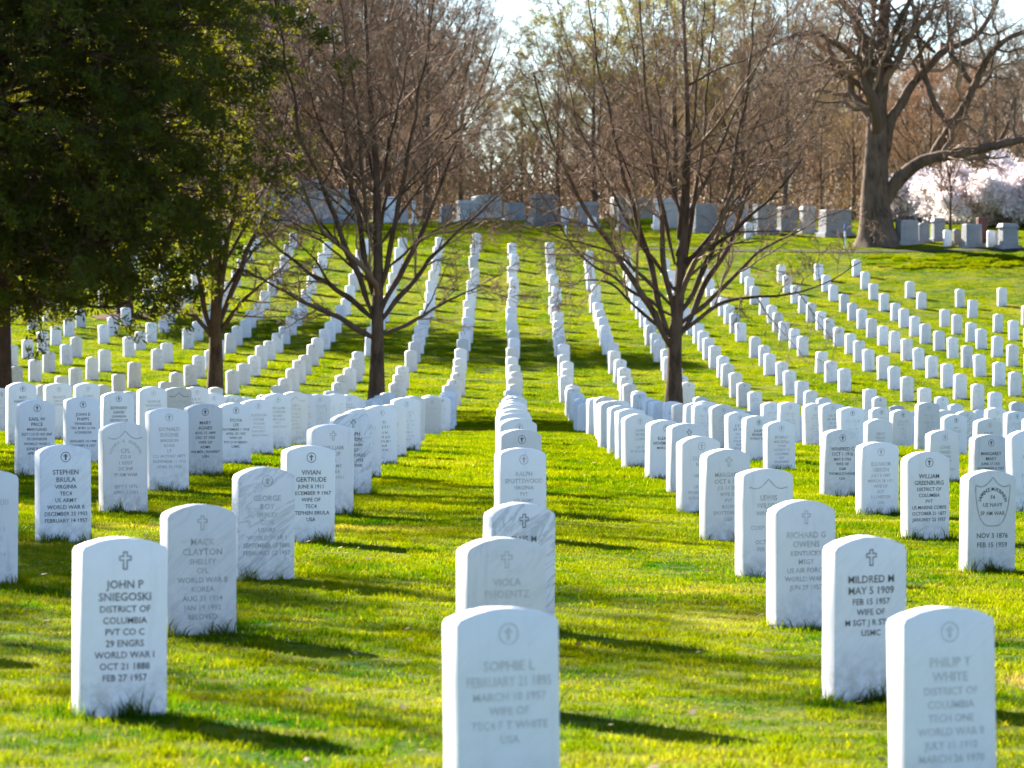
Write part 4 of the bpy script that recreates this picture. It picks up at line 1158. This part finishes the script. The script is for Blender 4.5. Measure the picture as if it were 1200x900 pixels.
for k_, xk in enumerate((-1.9, -1.35, 1.15, 1.9)):
    bm = bmesh.new(); box_bm(bm, xk-.12, xk+.12, -.40, -.318, .25, 1.44); fin(bm, 'pilaster', M_GR['pale'], root, .01)
# section marker posts
M_POST, nt, b = mat('white_post_paint', .5, .4); b.inputs['Base Color'].default_value = (.7, .72, .75, 1)
M_BLUE, nt, b = mat('blue_post_paint', .5, .4); b.inputs['Base Color'].default_value = (.06, .14, .4, 1)
for px, yt, yb, lab in ((990,262,291,'thin white marker post with blue top left of the oak trunk'), (663,258,277,'short thin marker post below the massive dark monument')):
    dd = np.arange(135, 180, .5); yy = HY-G((px-VPX)*dd/F, dd)*F/dd
    d = float(dd[np.argmin(np.abs(yy-yb))]); x = (px-VPX)*d/F; h_ = (yb-yt)*d/F
    root = empty('marker_post', (x, d, g(x, d))); tag(root, lab, 'marker post')
    V, Fq = tubes(np.array([[(0, 0, -.1), (0, 0, h_*.35), (0, 0, h_*.7)]], float), np.full((1, 3), .035), 8); add('post', quadmesh('post', V, Fq, M_POST, True), root)
    V, Fq = tubes(np.array([[(0, 0, h_*.7), (0, 0, h_*.85), (0, 0, h_)]], float), np.array([[.045, .045, .03]]), 8); add('cap', quadmesh('cap', V, Fq, M_BLUE, True), root)

# ---------------------------------------------------------------- light, sky, camera
SHX, SHY, ELEV = .64, -.77, 28.0
w = bpy.data.worlds.new('World'); SC.world = w; w.use_nodes = True; nt = w.node_tree
bg = nt.nodes['Background']; sk = nt.nodes.new('ShaderNodeTexSky'); sk.sky_type = 'NISHITA'; sk.sun_disc = False
sk.sun_elevation = R(ELEV); sk.sun_rotation = math.atan2(-SHX, -SHY)  # clockwise from +Y
sk.air_density = 1.0; sk.dust_density = .4; sk.ozone_density = 4.0; sk.altitude = 50
nt.links.new(sk.outputs[0], bg.inputs[0]); bg.inputs[1].default_value = .06
sun = bpy.data.lights.new('sun', 'SUN'); sun.energy = 5.0; sun.angle = R(.53); sun.color = (1, .93, .82)
so = bpy.data.objects.new('sun', sun); COL.objects.link(so)
n_ = math.hypot(SHX, SHY); ce = math.cos(R(ELEV))
so.rotation_euler = Vector((SHX/n_*ce, SHY/n_*ce, -math.sin(R(ELEV)))).to_track_quat('-Z', 'Y').to_euler()
so.location = (-30, 60, 40)
cam = bpy.data.cameras.new('camera'); co = bpy.data.objects.new('camera', cam); COL.objects.link(co); SC.camera = co
cam.sensor_width = 36; cam.lens = 36*F/1200; cam.clip_end = 5000; cam.clip_start = .1
co.location = (0, 0, 0); co.rotation_euler = (R(90)-math.atan((450-HY)/F), 0, 0)
cam.dof.use_dof = True; cam.dof.focus_distance = 30; cam.dof.aperture_fstop = 7.5
vs = SC.view_settings; vs.view_transform = 'Standard'; vs.look = 'None'; vs.gamma = 1; vs.exposure = 2.55; vs.use_curve_mapping = False
SC.cycles.max_bounces = 6; SC.cycles.diffuse_bounces = 3; SC.cycles.transmission_bounces = 3; SC.cycles.transparent_max_bounces = 4; SC.cycles.caustics_reflective = False; SC.cycles.caustics_refractive = False
